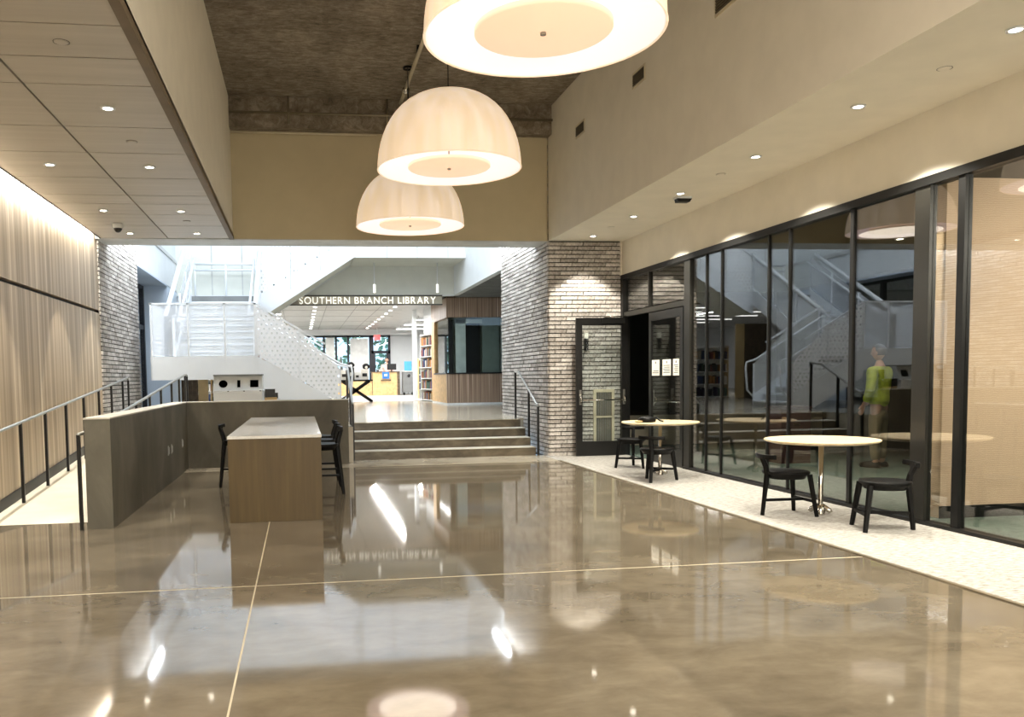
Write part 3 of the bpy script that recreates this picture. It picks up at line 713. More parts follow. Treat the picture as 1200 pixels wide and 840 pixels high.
# library walls
lbk = thing('wall_library_back', 'white rear library wall around the windows', 'wall', kind='structure')
MB().box(-11, .1, 43, 43.2, ZU, 3.8).build('wall_left_part', 'white_paint', lbk)
MB().box(.1, 4.5, 43, 43.2, 3.55, 3.8).build('wall_head', 'white_paint', lbk)
MB().box(4.5, 12, 43, 43.2, ZU, 3.8).build('wall_right_part', 'white_paint', lbk)
MB().box(.1, 3.5, 43, 43.2, ZU, 1.0).build('wall_sill', 'white_paint', lbk)
struct('wall_library_left', MB().box(-11.1, -11, 16.2, 43.2, ZU, 3.9), 'white_paint', 'white side wall deep in the library')
struct('wall_library_right', MB().box(12, 12.1, 18.05, 43.2, ZU, 3.9), 'white_paint', 'white side wall behind the kiosk')
struct('wall_library_front', MB().box(-11, XW-1.2, 16.1, 16.2, ZU, 3.9), 'white_paint', 'white wall closing the library corner')
struct('ceiling_side', MB().box(-11, XW-.5, 16.1, 23.85, 3.85, 3.95), 'white_paint', 'white ceiling beside the atrium', 'ceiling')
wl = thing('window_3', 'black framed library windows looking onto trees', 'window', (0, 43, 0), kind='structure')
for x in (.1, 1.15, 1.75, 2.35, 3.45): MB().box(x, x+.1, -.06, .06, 1.0, 3.55).build('mullion', 'navy_frame', wl)
for z_ in (1.0, 3.47): MB().box(.1, 3.55, -.06, .06, z_, z_+.08).build('rail', 'navy_frame', wl)
for a, c in ((.2, 1.15), (1.25, 1.75), (1.85, 2.35), (2.45, 3.45)): MB().box(a, c, -.005, .005, 1.08, 3.47).build('pane', 'clear_glass', wl)
MB().box(1.28, 1.72, -.03, -.02, 1.08, 3.47).build('shade', 'white_shelf', wl); MB().box(2.5, 3.4, -.03, -.02, 1.08, 3.4).build('shade', 'white_shelf', wl)
de = thing('door_3', 'black framed glass exit door under a transom window', 'door', (3.55, 43, ZU), kind='structure')
for x in (0, .85): MB().box(x, x+.12, -.06, .06, 0, 2.95).build('jamb', 'navy_frame', de)
for z_, h in ((2.05, .14), (2.87, .08), (0, .12)): MB().box(0, .97, -.06, .06, z_, z_+h).build('rail', 'navy_frame', de)
for x in (.12, .76): MB().box(x, x+.09, -.04, .04, .1, 2.05).build('stile', 'navy_frame', de)
MB().box(.12, .85, -.005, .005, .12, 2.05).build('pane', 'clear_glass', de); MB().box(.12, .85, -.005, .005, 2.19, 2.87).build('pane', 'clear_glass', de)
MB().box(.28, .7, -.03, -.02, .85, 1.25).build('paper_sheet', 'paper', de)
es = thing('exit_sign', 'red exit sign hanging before the transom window', 'sign', (3.65, 40.6, 3.33))
MB().box(-.15, .15, -.02, .02, -.12, .12).build('face_plate', 'exit_red', es); MB().cyl((0, 0, 0), .012, .12, .47, 6).build('stem', 'white_metal', es)
# outside
struct('ground_outside', MB().box(-25, 30, 43.2, 70, .2, .35), 'lawn', 'pale lawn outside the library windows', 'ground')
for i, (x, y, r) in enumerate(((.4, 50, 1.5), (2.5, 53, 2.0), (5.2, 49, 1.6), (-2, 56, 2.4))):
    t = thing('tree', ['small round tree outside the left library pane', 'leafy tree outside between the library shades', 'leafy tree outside the exit door', 'broad tree farther outside the library'][i], 'tree', (x, y, .35), 0, 'trees outside')
    MB().tube([(0, 0, 0), (.05, 0, 1.2), (0, .1, 2.4)], [.12, .1, .06], 8).build('trunk', 'dark_wood', t)
    mb = MB(); rd = random.Random(i)
    for k in range(160):
        a = rd.uniform(0, 2*PI); q = rd.uniform(.2, 1); zz = 1.4+rd.uniform(0, 1)*r*1.3
        c = Vector((math.cos(a)*q*r*.8, math.sin(a)*q*r*.8, zz)); s_ = rd.uniform(.1, .25)
        e1 = Vector((rd.uniform(-1, 1), rd.uniform(-1, 1), rd.uniform(-1, 1))).normalized()*s_; e2 = Vector((rd.uniform(-1, 1), rd.uniform(-1, 1), rd.uniform(-1, 1))).normalized()*s_
        mb.add([c-e1, c-e2, c+e1, c+e2], [(0, 1, 2, 3)])
    mb.build('foliage', 'foliage', t)['kind'] = 'stuff'

# ------------------------------------------------------------------ white staircase
sc_ = thing('staircase', 'white steel staircase with perforated guards and two landings', 'staircase', (0, 17.2, 0))
YN = 17.2
def Yl(y): return y-YN
# landing 1
MB().box(-2.85, -.86, 0, 1.6, 1.44, 1.75).build('landing', 'white_metal', sc_)
MB().box(-2.86, -.86, -.02, 0, 1.44, 1.90).build('landing_fascia', 'white_metal', sc_)
MB().box(-2.87, -2.85, -.02, 1.6, 1.44, 1.90).build('landing_fascia', 'white_metal', sc_)
for a, c in ((-2.84, -2.16), (-2.13, -1.46), (-1.43, -.87)):
    MB().box(a, c, -.012, -.006, 1.91, 2.90).build('guard_panel', 'fine_mesh', sc_)
MB().box(-2.85, -2.843, 0, 1.6, 1.91, 2.9).build('guard_panel', 'perforated', sc_)
for x in (-2.84, -2.145, -1.445, -.86): MB().box(x-.018, x+.018, -.03, .0, 1.75, 2.93).build('guard_post', 'white_metal', sc_)
MB().box(-2.87, -.84, -.03, .01, 2.90, 2.935).build('guard_rail', 'white_metal', sc_)
MB().tube([(-2.75, .1, 2.68), (-.95, .1, 2.68)], .022, 8).build('handrail', 'white_metal', sc_)
MB().box(-2.87, -2.84, 0, 1.6, 2.90, 2.935).build('guard_rail', 'white_metal', sc_)
# flight 1 : rises from right (floor) to landing 1 ; slope line of panel bottom from (-.86,1.9) to (.78,.93)
sl = (1.90-.93)/(.78+.86)
def f1(x, dz=0): return 1.90-sl*(x+.86)+dz
nst = 7; rr = (1.75-ZU)/nst; tr = rr/sl
for k in range(nst):
    z1 = 1.75-rr*k; x0 = -.86+tr*k
    if k: MB().box(x0-tr, x0+.02, 0.02, 1.58, z1-.04, z1).build('tread', 'white_metal', sc_)
    MB().box(x0-.01, x0, 0.02, 1.58, z1-rr, z1-.0).build('riser', 'light_grey', sc_)
for y0 in (-.02, 1.58):
    MB().prism([(-.86, y0, f1(-.86)), (.80, y0, f1(.8)), (.80, y0, ZU), (.35, y0, ZU), (-.86, y0, 1.28)], (0, .02, 0)).build('stringer', 'white_metal', sc_)
    gm = 'perforated' if y0 < .5 else 'light_grey'  # rear panel grey: shading put into its colour so the holes show
    MB().prism([(-.84, y0+.006, f1(-.84, .012)), (-.03, y0+.006, f1(-.03, .012)), (-.03, y0+.006, f1(-.03, .98)), (-.84, y0+.006, f1(-.84, .98))], (0, .006, 0)).build('guard_panel', gm, sc_)
    MB().prism([(.0, y0+.006, f1(0, .012)), (.78, y0+.006, f1(.78, .012)), (.78, y0+.006, f1(.78, .70)), (.0, y0+.006, f1(0, .98))], (0, .006, 0)).build('guard_panel', gm, sc_)
    for x, t_ in ((-.84, 1.0), (-.015, 1.0), (.79, .70)): MB().box(x-.016, x+.016, y0-.008, y0+.028, f1(x)-.1 if x < .5 else ZU, f1(x, t_)).build('guard_post', 'white_metal', sc_)
    MB().bar((-.86, y0+.01, f1(-.86, 1.02)), (.5, y0+.01, f1(.5, 1.02)), .035).build('guard_rail', 'white_metal', sc_)
    yi = y0+.09 if y0 < .5 else y0-.07
    MB().tube([(-.95, yi, 2.68), (-.86, yi, f1(-.86, .80)), (.80, yi, f1(.80, .80)), (1.02, yi, f1(.8, .74)), (1.04, yi, f1(.8, .6)), (1.0, yi, f1(.8, .1)), (.82, yi, f1(.8, -.1))], .022, 8).build('handrail', 'white_metal', sc_)
# flight 2 : rises away from landing 1 to landing 2
ns2 = 11; z2 = 3.52; r2_ = (z2-1.75)/ns2; t2 = 3.2/(ns2-1)
for k in range(ns2):
    y0 = 1.6+t2*k; zz = 1.75+r2_*(k+1)
    MB().box(-2.62, -1.0, y0-.01, y0, zz-r2_, zz-.03).build('riser', 'light_grey', sc_)
    if k < ns2-1: MB().box(-2.62, -1.0, y0-.03, y0+t2, zz-.04, zz).build('tread', 'white_metal', sc_)
MB().box(-2.75, -1.0, 4.78, 6.4, 3.30, z2).build('landing', 'white_metal', sc_)
MB().box(-2.72, -1.0, 4.76, 4.79, 3.38, z2).build('landing_edge', 'cart_grey', sc_)
s2 = (z2-1.75)/3.2
for x in (-2.66, -.98):
    MB().prism([(x, 1.55, 1.75-.25), (x, 4.8, z2-.25), (x, 4.8, z2+.18), (x, 1.55, 1.75+.18)], (.03, 0, 0)).build('stringer', 'white_metal', sc_)
    MB().prism([(x+.01, 1.6, 1.95), (x+.01, 4.75, z2+.2), (x+.01, 4.75, z2+1.0), (x+.01, 1.6, 2.75)], (.006, 0, 0)).build('guard_panel', 'fine_mesh', sc_)
    xo = x-.14 if x < -2 else x+.04
    MB().tube([(xo, 1.55, 2.80), (xo, 4.8, z2+1.1)], .055, 8).build('guard_rail', 'white_metal', sc_)
    MB().tube([(x+(.12 if x < -2 else -.10), 1.5, 2.66), (x+(.12 if x < -2 else -.10), 4.8, z2+.92)], .03, 8).build('handrail', 'white_metal', sc_)
    for y in (1.6, 2.7, 3.8, 4.78): MB().box(x-.01, x+.04, y-.02, y+.02, 1.75+s2*(y-1.6), 2.78+s2*(y-1.6)).build('guard_post', 'white_metal', sc_)
# landing 2 guard at the rear
for z_ in (4.38, 4.22): MB().tube([(-2.72, 6.2, z_+.12), (-.95, 6.2, z_+.12)], .03, 8).build('handrail', 'white_metal', sc_)
for x in (-2.7, -1.9, -1.1): MB().tube([(x, 6.2, z2), (x, 6.2, 4.5)], .025, 8).build('guard_post', 'white_metal', sc_)
# flight 3 : rises right from landing 2 to the upper floor, near face at y=22
yn = 4.8
sl3 = (4.49-3.13)/(1.42+.71)
for y0 in (yn, yn+1.58):
    MB().prism([(-.98, y0, 3.00), (-.71, y0, 3.13), (1.42, y0, 4.49), (1.42, y0, 4.93), (1.25, y0, 4.95), (-.98, y0, 3.55)], (0, .02, 0)).build('stringer', 'white_metal', sc_)
    for a, c in ((-.95, -.2), (-.17, .55), (.58, 1.25)):
        fz = lambda x: 3.56+(x+.93)*.632
        MB().prism([(a, y0+.006, fz(a)), (c, y0+.006, fz(c)), (c, y0+.006, fz(c)+1.0), (a, y0+.006, fz(a)+1.0)], (0, .006, 0)).build('guard_panel', 'perforated', sc_)
        MB().box(a-.025, a-.005, y0-.004, y0+.01, fz(a)-.35, fz(a)+1.0).build('guard_post', 'light_grey', sc_)
    MB().bar((-.95, y0, 4.58), (1.3, y0, 6.0), .04).build('guard_rail', 'white_metal', sc_)
MB().prism([(-.98, yn+.02, 3.02), (-.71, yn+.02, 3.15), (1.42, yn+.02, 4.51), (1.42, yn+.02, 4.55), (-.98, yn+.02, 3.06)], (0, 1.56, 0)).build('stair_soffit', 'grey_white', sc_)
for k in range(8):
    x0 = -.98+.29*k; zz = z2+.17625*(k+1)
    MB().box(x0, x0+.3, yn+.02, yn+1.58, zz-.05, zz).build('tread', 'white_metal', sc_)
# second floor slab edge and guard
sf = thing('ceiling_upper_floor', 'white edge of the second floor with glass like guard panels', 'floor edge', (0, 22, 0), kind='structure')
MB().box(1.42, XS, 0, 1.7, 4.49, 4.93).build('slab', 'grey_white', sf)
MB().box(1.42, XS, -.02, 0, 4.49, 4.95).build('slab_fascia', 'white_metal', sf)
xs = [1.45, 2.27, 3.05, 3.85, XS-.02]
for i in range(4):
    MB().box(xs[i]+.01, xs[i+1]-.01, -.01, -.004, 4.97, 6.0).build('guard_panel', 'perforated', sf)
    MB().box(xs[i]-.012, xs[i]+.012, -.03, 0, 4.5, 6.0).build('guard_post', 'light_grey', sf)
for x, lab in ((2.01, 'slim white pendant tube closest to the stairs above the sign'), (3.71, 'slim white pendant tube closest to the kiosk above the sign')):
    o = thing('pendant_tube', lab, 'pendant light', (x, 22.9, 3.69), 0, 'slim pendants above the sign')
    MB().cyl((0, 0, 0), .035, 0, .22, 12).build('shade', 'letter_white', o); MB().cyl((0, 0, 0), .012, .22, .80, 8).build('stem', 'white_metal', o)

# ------------------------------------------------------------------ library sign
sg = thing('library_sign', 'white letter sign reading southern branch library over the entrance', 'sign', (.02, 23.66, 3.45))
MB().box(-.35, 3.95, -.02, .05, -.025, 0).build('lower_channel', 'dark_bronze', sg)
MB().box(.1, 3.95, -.02, .05, .225, .25).build('upper_channel', 'dark_bronze', sg)
MB().box(-.35, 3.95, .04, .05, 0, .225).build('back_band', 'sign_band', sg)
word = 'SOUTHERN BRANCH LIBRARY'
cur = bpy.data.curves.new('letters', 'FONT'); cur.size = .27; cur.extrude = .012
tmp = bpy.data.objects.new('letters', cur); COL.objects.link(tmp)
def charmesh(ch):
    cur.body = ch; dg = bpy.context.evaluated_depsgraph_get(); dg.update()
    ev = tmp.evaluated_get(dg); me = bpy.data.meshes.new_from_object(ev); xs_ = [v.co.x for v in me.vertices]
    return me, min(xs_), max(xs_)
adv = []; x = 0
for ch in word:
    if ch == ' ': x += .10; continue
    me, a, c = charmesh(ch); adv.append((me, x-a)); x += (c-a)+.045
tot = x; sx = 3.80/tot
for me, px_ in adv:
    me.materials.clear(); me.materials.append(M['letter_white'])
    me.transform(Matrix.Rotation(PI/2, 4, 'X'))
    share('letter', me, sg, (px_*sx, -.03, .015), None, (sx, 1, 1))
bpy.data.objects.remove(tmp)

# ------------------------------------------------------------------ wood kiosk
ko = thing('kiosk', 'striped wood kiosk with a dark wraparound corner window', 'kiosk', (4.22, 24.5, ZU))
MB().box(0, 3.4, 0, 2.9, .0, .06).build('plinth', 'white_shelf', ko)
MB().box(.0, 3.4, 0, .1, .06, .90).build('front_base', 'kiosk_wood', ko); MB().box(.0, .1, .1, 2.9, .06, .90).build('side_base', 'oak', ko)
MB().box(-.03, 3.4, -.03, .4, .90, .94).build('counter_ledge', 'kiosk_dark', ko); MB().box(-.03, .4, .4, 2.3, .90, .94).build('counter_ledge', 'kiosk_dark', ko)
MB().box(.0, 3.4, 0, .1, 2.54, 3.14).build('front_header', 'kiosk_wood', ko); MB().box(.0, .1, .1, 2.9, 2.54, 3.14).build('side_header', 'kiosk_wood', ko)
MB().box(.0, .1, 2.3, 2.9, .90, 2.54).build('side_post', 'oak', ko)
MB().box(.0, 3.4, 0, 2.9, 3.10, 3.14).build('roof', 'dark_wood', ko)
MB().box(.06, .075, .1, 2.3, .94, 2.54).build('side_pane', 'glass', ko)
MB().box(.08, 3.4, .05, .06, .94, 2.54).build('front_pane', 'clear_glass', ko)
MB().box(.1, 3.4, 2.2, 2.25, .06, 3.1).build('inner_wall', 'kiosk_glass_back', ko)
MB().box(.32, .62, .3, .34, .94, 2.5).build('inner_post', 'kiosk_white', ko); MB().box(.32, 1.12, .3, .34, 2.38, 2.5).build('inner_head', 'kiosk_white', ko)
MB().box(.6, 1.12, .6, .64, .94, 2.4).build('dark_opening', 'kiosk_dark', ko)
MB().box(1.12, 1.62, .3, .34, .94, 2.52).build('inner_panel', 'kiosk_glass_back', ko); MB().box(1.70, 3.3, .4, .44, .94, 2.52).build('inner_panel', 'kiosk_white', ko)
MB().box(.1, .28, .5, .54, .94, 2.5).build('dark_panel', 'kiosk_dark', ko)

# ------------------------------------------------------------------ library furniture
bookcols = [(120, 50, 45), (50, 70, 110), (70, 60, 90), (160, 150, 130), (60, 90, 80), (170, 120, 60), (40, 40, 45), (200, 195, 185)]
booknames = ['dark red', 'navy blue', 'purple', 'beige', 'green', 'ochre', 'black', 'off white']
for i, c in enumerate(bookcols): plain('book%d' % i, c, .7)
bms = [MB().box(0, .05, 0, .2, 0, .27).mesh('book') for _ in bookcols]
for i, me in enumerate(bms): me.materials.append(M['book%d' % i])
def bookshelf(label, booklabel, group, x, y, rz, width, n, h, wood, per, backpanel=True):
    t = thing('bookshelf', label, 'bookshelf', (x, y, ZU+.006), rz)
    for xx in (0, width-.03): MB().box(xx, xx+.03, 0, .3, 0, h).build('side_panel', wood, t)
    if backpanel: MB().box(.03, width-.03, .28, .3, 0, h).build('back_panel', 'white_shelf', t)
    gap = (h-.08)/n
    for k in range(n+1): MB().box(.03, width-.03, 0, .28, .05+gap*k-.025, .05+gap*k).build('shelf', 'white_shelf', t)
    Rm = Matrix.Rotation(rz, 4, 'Z')
    rd = random.Random(label)
    for k in range(n):
        xx = .04
        for b_ in range(per):
            sw = rd.uniform(.8, 1.5)
            if rd.random() < .12: xx += .06
            if xx+.05*sw > width-.04: break
            if k == 0 and rd.random() < .4: xx += .05*sw; continue
            sh = min(rd.uniform(.75, 1.1), (gap-.04)/.27)
            p = Rm @ Vector((xx, .03, .05+gap*k))+Vector((x, y, ZU+.006))
            ci = rd.randrange(len(bms)); o = bpy.data.objects.new('book', bms[ci]); COL.objects.link(o)
            o.location = p; o.rotation_euler = (0, 0, rz); o.scale = (sw, 1, sh)
            tag(o, booknames[ci]+' '+booklabel, 'book', group); xx += .05*sw+.004
bookshelf('tall white bookshelf full of books beside the kiosk', 'upright book on the tall white shelf beside the kiosk', 'books on the shelf by the kiosk', 4.16, 29.6, -PI/2+.18, 1.9, 6, 2.3, 'white_shelf', 22)
bookshelf('low tan bookshelf between the grey cart and the white shelf', 'book on the low tan shelf by the grey cart', 'books on the low tan shelf', 4.55, 33.0, 0, .55, 5, 1.55, 'tan_panel', 8)
bookshelf('long bookshelf behind the white staircase', 'book on the long shelf behind the white staircase', 'books on the long shelf behind the stairs', -2.7, 26.6, 0, 2.4, 4, 1.7, 'tan_panel', 22)
bookshelf('bookshelf standing deeper in the library beyond the stairs', 'book on the deeper shelf beyond the stairs', 'books on the deeper shelf', -4.4, 30.5, 0, 3.2, 4, 1.7, 'white_shelf', 26)
# white column / wall end over the shelf
struct('wall_library_return', MB().box(4.34, 4.6, 27.5, 29.9, 2.92, 3.8).box(3.98, 4.1, 30.0, 30.3, ZU, 3.8), 'white_paint', 'white wall end above the tall bookshelf')
sw = thing('slat_wall', 'dark vertical wood slat screen under the stair landing', 'screen', (-3.9, 26.2, ZU))
MB().box(0, .86, .03, .06, 0, 2.4).build('backing', 'dark_wood', sw)
for k in range(14): MB().box(.01+.06*k, .045+.06*k, 0, .03, 0, 2.4).build('slat', 'dark_wood', sw)
o = tag(MB().box(-3.03, -2.74, 26.2, 26.26, ZU, 3.0).build('tan_screen', 'tan_panel'), 'narrow tan panel beside the dark slat screen', 'panel')
# counter
ct = thing('service_counter', 'oak service counter with dark end and a blue sign', 'counter', (3.35, 40, ZU))
MB().box(0, 1.15, 0, .7, .0, 1.08).build('body', 'oak', ct); MB().box(1.15, 1.28, -.02, .75, 0, 1.12).build('end_panel', 'dark_wood', ct)
MB().box(-.05, 1.28, -.05, .75, 1.08, 1.12).build('top', 'dark_wood', ct)
MB().box(-1.7, 0, .1, .7, 0, .68).build('low_body', 'oak', ct); MB().box(-1.7, -.0, .08, .7, .68, .72).build('low_top', 'dark_wood', ct)
MB().box(-.02, -.0, -.005, .1, .02, 1.06).build('seam', 'dark_wood', ct)
MB().box(.45, .78, -.06, -.05, .78, 1.1).build('blue_sign', 'blue_sign', ct); MB().box(.55, .68, -.065, -.06, .9, 1.0).build('sign_mark', 'paper', ct); MB().box(.38, .86, -.06, -.05, .68, .74).build('sign_ledge', 'dark_wood', ct)
mn = thing('monitor', 'black computer monitor on the oak counter', 'monitor', (4.28, 40.25, ZU+1.12))
MB().box(-.22, .22, 0, .03, .08, .36).build('screen', 'black_metal', mn); MB().box(-.03, .03, .03, .06, 0, .2).build('stand', 'black_metal', mn); MB().box(-.12, .12, -.05, .12, 0, .01).build('foot', 'black_metal', mn)
kb = thing('cash_box', 'small dark device on the oak counter top', 'device', (3.62, 40.25, ZU+1.12))
MB().box(-.06, .06, 0, .1, 0, .1).build('body', 'black_metal', kb, .01); MB().box(-.04, .04, -.004, 0, .03, .09).build('screen', 'cart_grey', kb)
ca = thing('book_cart', 'grey rolling book return cart beside the counter', 'cart', (4.75, 39.6, ZU+.006))
MB().box(0, .52, 0, .6, .12, 1.08).build('bin', 'cart_grey', ca, .02); MB().box(-.02, .54, -.02, .62, 1.08, 1.13).build('lid', 'light_grey', ca)
blob(MB(), (.26, -.01, .9), (.07, .03, .08), 12, 8, 4).build('badge', 'black_metal', ca)
for x in (.06, .46):
    for y in (.08, .5): MB().tube([(x-.02, y, .06), (x+.02, y, .06)], .06, 10).build('caster', 'black_metal', ca)
ps = thing('blue_poster', 'bright blue poster stand behind the grey cart', 'poster', (5.0, 41.2, ZU+.006))
MB().box(0, .36, 0, .02, .95, 1.6).build('panel', 'poster_blue', ps); MB().box(.16, .2, .02, .04, .0, 1.3).build('stand', 'steel', ps); MB().box(.02, .34, -.1, .14, 0, .02).build('foot', 'steel', ps)
# display table with crossed legs
xt = thing('display_table', 'black display table on crossed legs loaded with merchandise', 'table', (1.30, 28.8, ZU))
MB().box(0, 1.12, 0, .7, .73, .77).build('top', 'black_wood', xt)
for y in (.08, .6):
    MB().bar((.1, y, .73), (1.1, y, .03), .09).build('leg', 'black_wood', xt); MB().bar((1.02, y, .73), (.0, y, .03), .09).build('leg', 'black_wood', xt)
items = [('tote_bag', 'white tote bag with black print on the display table', .05, .26, .34, 'paper'), ('gift_box', 'black gift box on the display table', .33, .18, .42, 'black_metal'), ('mug_box', 'pale boxed item on the display table', .52, .2, .26, 'white_shelf'), ('print_stack', 'white print leaning on the display table', .74, .26, .36, 'paper')]
for nm, lab, x, w_, h, m_ in items:
    o = thing(nm, lab, 'merchandise', (1.30+x, 29.0, ZU+.77))
    MB().box(0, w_, 0, .18, 0, h).build('body', m_, o, .01); MB().box(.04, w_-.06, -.005, 0, h*.3, h*.6).build('print', 'black_metal' if m_ != 'black_metal' else 'paper', o)
for x, h, lab in ((.40, .42, 'black plush toy with white face on the gift box'), (.92, .36, 'black plush toy on top of the leaning print')):
    o = thing('plush_toy', lab, 'toy', (1.30+x, 29.09, ZU+.77+h))
    blob(MB(), (0, 0, .09), (.13, .09, .1), 12, 8, 6).build('head', 'black_wood', o); blob(MB(), (0, -.06, .06), (.05, .05, .05), 10, 8, 8).build('face', 'paper', o)
# recycling station
rs = thing('recycling_station', 'white recycling station with round, slot and square openings', 'bin', (-1.56, 15.75, ZU))
MB().box(0, .87, 0, .55, 0, .61).build('cabinet', 'white_metal', rs, .006)
MB().box(-.01, .88, -.02, .56, .61, .635).build('ledge', 'white_metal', rs)
MB().prism([(0, .06, .635), (0, .5, .635), (0, .5, .90), (0, .16, .90)], (.87, 0, 0)).build('hood', 'light_grey', rs)
MB().box(-.005, .875, .10, .56, .90, .925).build('hood_top', 'cart_grey', rs)
def onhood(z): return .06+(z-.635)*.1/.265
c = []; 
for k in range(20):
    a = 2*PI*k/20; zz = .755+.068*math.sin(a); c.append((.17+.078*math.cos(a), onhood(zz)-.006, zz))
MB().prism(c[::-1], (0, .01, 0)).build('round_hole', 'hole_black', rs)
for x0, x1, z0, z1, nm in ((.42, .475, .69, .82, 'slot_hole'), (.65, .80, .69, .82, 'square_hole')):
    MB().prism([(x0, onhood(z0)-.006, z0), (x1, onhood(z0)-.006, z0), (x1, onhood(z1)-.006, z1), (x0, onhood(z1)-.006, z1)], (0, .01, 0)).build(nm, 'hole_black', rs)
for x in (.25, .53, .82): MB().box(x, x+.03, -.022, -.02, .615, .63).build('label_mark', 'ink', rs)
bb = thing('book_stand', 'small black box on a tan stand beside the recycling station', 'stand', (-.555, 15.9, ZU))
MB().box(-.1, .12, -.08, .08, 0, .5).build('stand', 'tan_panel', bb); MB().box(-.09, .09, -.1, .08, .5, .65).build('box', 'black_metal', bb); MB().box(.09, .14, -.06, .06, .48, .58).build('arm', 'black_metal', bb)

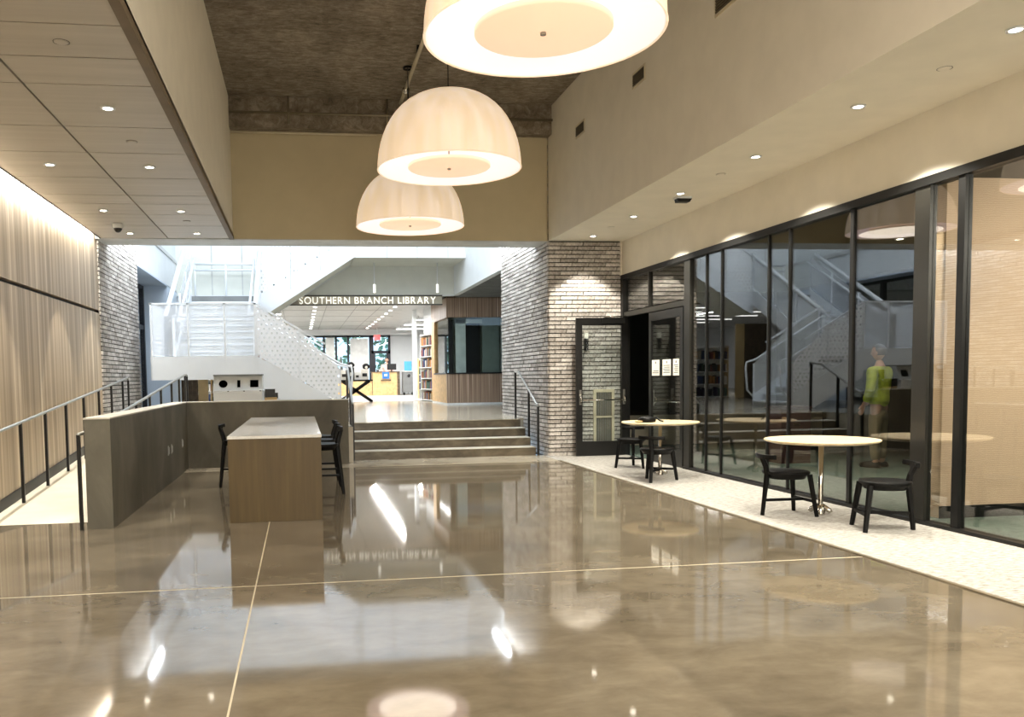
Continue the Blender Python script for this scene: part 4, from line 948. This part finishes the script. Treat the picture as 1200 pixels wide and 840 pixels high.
# ------------------------------------------------------------------ people
def skin(name, verts, edges_, mat_, parent, sub=2):
    me = bpy.data.meshes.new(name); me.from_pydata([v[0] for v in verts], edges_, [])
    o = bpy.data.objects.new(name, me); COL.objects.link(o)
    sm = o.modifiers.new('skin', 'SKIN'); sm.use_smooth_shade = True
    if not me.skin_vertices: me.skin_vertices.new()
    for i, v in enumerate(verts):
        r = v[1]; me.skin_vertices[0].data[i].radius = (r, r) if not isinstance(r, tuple) else r
    me.skin_vertices[0].data[0].use_root = True
    s_ = o.modifiers.new('sub', 'SUBSURF'); s_.levels = sub; s_.render_levels = sub
    me.materials.append(M[mat_]); o.parent = parent; return o
def person(label, loc, rz, top, legs_, hairm, shirt, arms):
    p = thing('person', label, 'person', loc, rz)
    # body core in skin tone: legs, torso, neck, arms (arms: list of (shoulder side, elbow, wrist))
    V = [((0, 0, .95), (.15, .11)), ((0, 0, 1.15), (.13, .10)), ((0, 0, 1.38), (.16, .10)), ((0, 0, 1.50), .06), ((0, .01, 1.58), .05)]
    E_ = [(0, 1), (1, 2), (2, 3), (3, 4)]
    for sx in (-1, 1):
        n = len(V); V += [((sx*.09, 0, .88), .085), ((sx*.10, .01, .48), .055), ((sx*.10, -.02, .08), .04), ((sx*.11, .10, .035), .035)]
        E_ += [(0, n), (n, n+1), (n+1, n+2), (n+2, n+3)]
    for sx, el, wr in arms:
        n = len(V); V += [((sx*.20, 0, 1.40), .055), (el, .042), (wr, .03)]
        E_ += [(2, n), (n, n+1), (n+1, n+2)]
        base = Vector(wr); dirn = (base-Vector(el)).normalized(); side = dirn.cross(Vector((sx, 0, 0.01))).normalized()
        V.append((tuple(base+dirn*.07), (.034, .018))); E_.append((n+2, len(V)-1)); palm = len(V)-1
        for f_ in range(4):
            off = side*(-.027+.018*f_); ln = (.055, .065, .062, .048)[f_]
            V.append((tuple(base+dirn*.09+off), .009)); E_.append((palm, len(V)-1)); V.append((tuple(base+dirn*(.09+ln)+off+Vector((0, .012, 0))), .007)); E_.append((len(V)-2, len(V)-1))
        V.append((tuple(base+dirn*.05+side*.045), .010)); E_.append((n+2, len(V)-1)); V.append((tuple(base+dirn*.085+side*.055), .008)); E_.append((len(V)-2, len(V)-1))
    body = skin('body', V, E_, 'skin', p)
    # head with face
    hd = blob(MB(), (0, .02, 1.67), (.075, .095, .115), 16, 12, 3)
    hd = MB()
    vs_ = []; n = 20; m_ = 16
    for i in range(m_+1):
        th = PI*i/m_
        for k in range(n):
            ph = 2*PI*k/n; zz = math.cos(th); q = math.sin(th)
            jw = 1-.22*max(0, -zz)
            y = .096*q*math.sin(ph)*jw
            if math.sin(ph) > .9 and -.35 < zz < .1: y += .018*(1-abs(zz+.15)/.3)
            vs_.append((.077*q*math.cos(ph)*jw, .02+y, 1.675+.118*zz))
    hd.add(vs_, [(i*n+k, (i+1)*n+k, (i+1)*n+(k+1) % n, i*n+(k+1) % n) for i in range(m_) for k in range(n)], True)
    h = hd.build('head', 'skin', p)
    for sx in (-1, 1):
        blob(MB(), (sx*.03, .108, 1.69), (.012, .008, .008), 8, 6, 1).build('eye', 'ink', h)
        blob(MB(), (sx*.078, .01, 1.67), (.012, .02, .03), 8, 6, 1).build('ear', 'skin', h)
    MB().box(-.025, .025, .102, .110, 1.617, 1.625).build('mouth', 'maroon', h)
    mb = MB(); vs_ = []
    for i in range(9):
        th = PI*.62*i/8
        for k in range(n):
            ph = 2*PI*k/n; q = math.sin(th); fr_ = math.sin(ph) > .2
            tt = min(th, PI*.30) if fr_ else th
            vs_.append((.086*math.sin(tt)*math.cos(ph), .012+.104*math.sin(tt)*math.sin(ph), 1.682+.122*math.cos(tt)))
    mb.add(vs_, [(i*n+k, (i+1)*n+k, (i+1)*n+(k+1) % n, i*n+(k+1) % n) for i in range(8) for k in range(n)], True); mb.build('hair', hairm, p)
    # jacket / shirt
    V = [((0, 0, .86), (.20, .145)), ((0, 0, 1.05), (.185, .135)), ((0, 0, 1.38), (.195, .13)), ((0, 0, 1.47), (.09, .085))]; E_ = [(0, 1), (1, 2), (2, 3)]
    for sx, el, wr in arms:
        n = len(V); V += [((sx*.215, 0, 1.41), .08), (el, .068), (tuple(Vector(el).lerp(Vector(wr), .85)), .056)]; E_ += [(2, n), (n, n+1), (n+1, n+2)]
    skin(top, V, E_, shirt, p)
    V = [((0, 0, .92), (.175, .13)), ((0, 0, .84), (.16, .12))]; E_ = [(0, 1)]
    for sx in (-1, 1):
        n = len(V); V += [((sx*.095, 0, .78), .105), ((sx*.105, .01, .48), .08), ((sx*.105, -.01, .10), .065)]; E_ += [(1, n), (n, n+1), (n+1, n+2)]
    skin('trousers', V, E_, legs_, p)
    for sx in (-1, 1): blob(MB(), (sx*.11, .05, .03), (.065, .16, .065), 12, 8, 2).build('shoe', 'black_wood', p)
    return p
person('person in a yellow safety jacket and khaki trousers inside the glazed room', (8.35, 11.4, .002), .5, 'jacket', 'khaki', 'hair', 'hivis',
       [(-1, (-.30, -.02, 1.14), (-.31, .06, .92)), (1, (.29, .03, 1.14), (.26, .2, 1.0))])
person('person in a pale pink top standing behind the oak counter', (4.16, 41.35, ZU+.006), PI, 'shirt', 'dark_cloth', 'hair', 'pink_shirt',
       [(-1, (-.28, .04, 1.14), (-.18, .24, 1.14)), (1, (.28, .04, 1.14), (.18, .24, 1.14))])
# furniture inside the glazed room: maroon cabinet against the far end
mc = thing('maroon_cabinet', 'low maroon cabinet inside the glazed room', 'cabinet', (7.3, 12.2, .002))
MB().box(0, .5, 0, .45, .0, .85).build('body', 'maroon', mc, .01); MB().box(-.01, .51, -.02, .47, .85, .88).build('top', 'maroon', mc); MB().box(.03, .47, -.012, 0, .45, .47).build('drawer_gap', 'black_frame', mc)
MB().box(.2, .3, -.03, -.012, .6, .62).build('handle', 'chrome', mc)
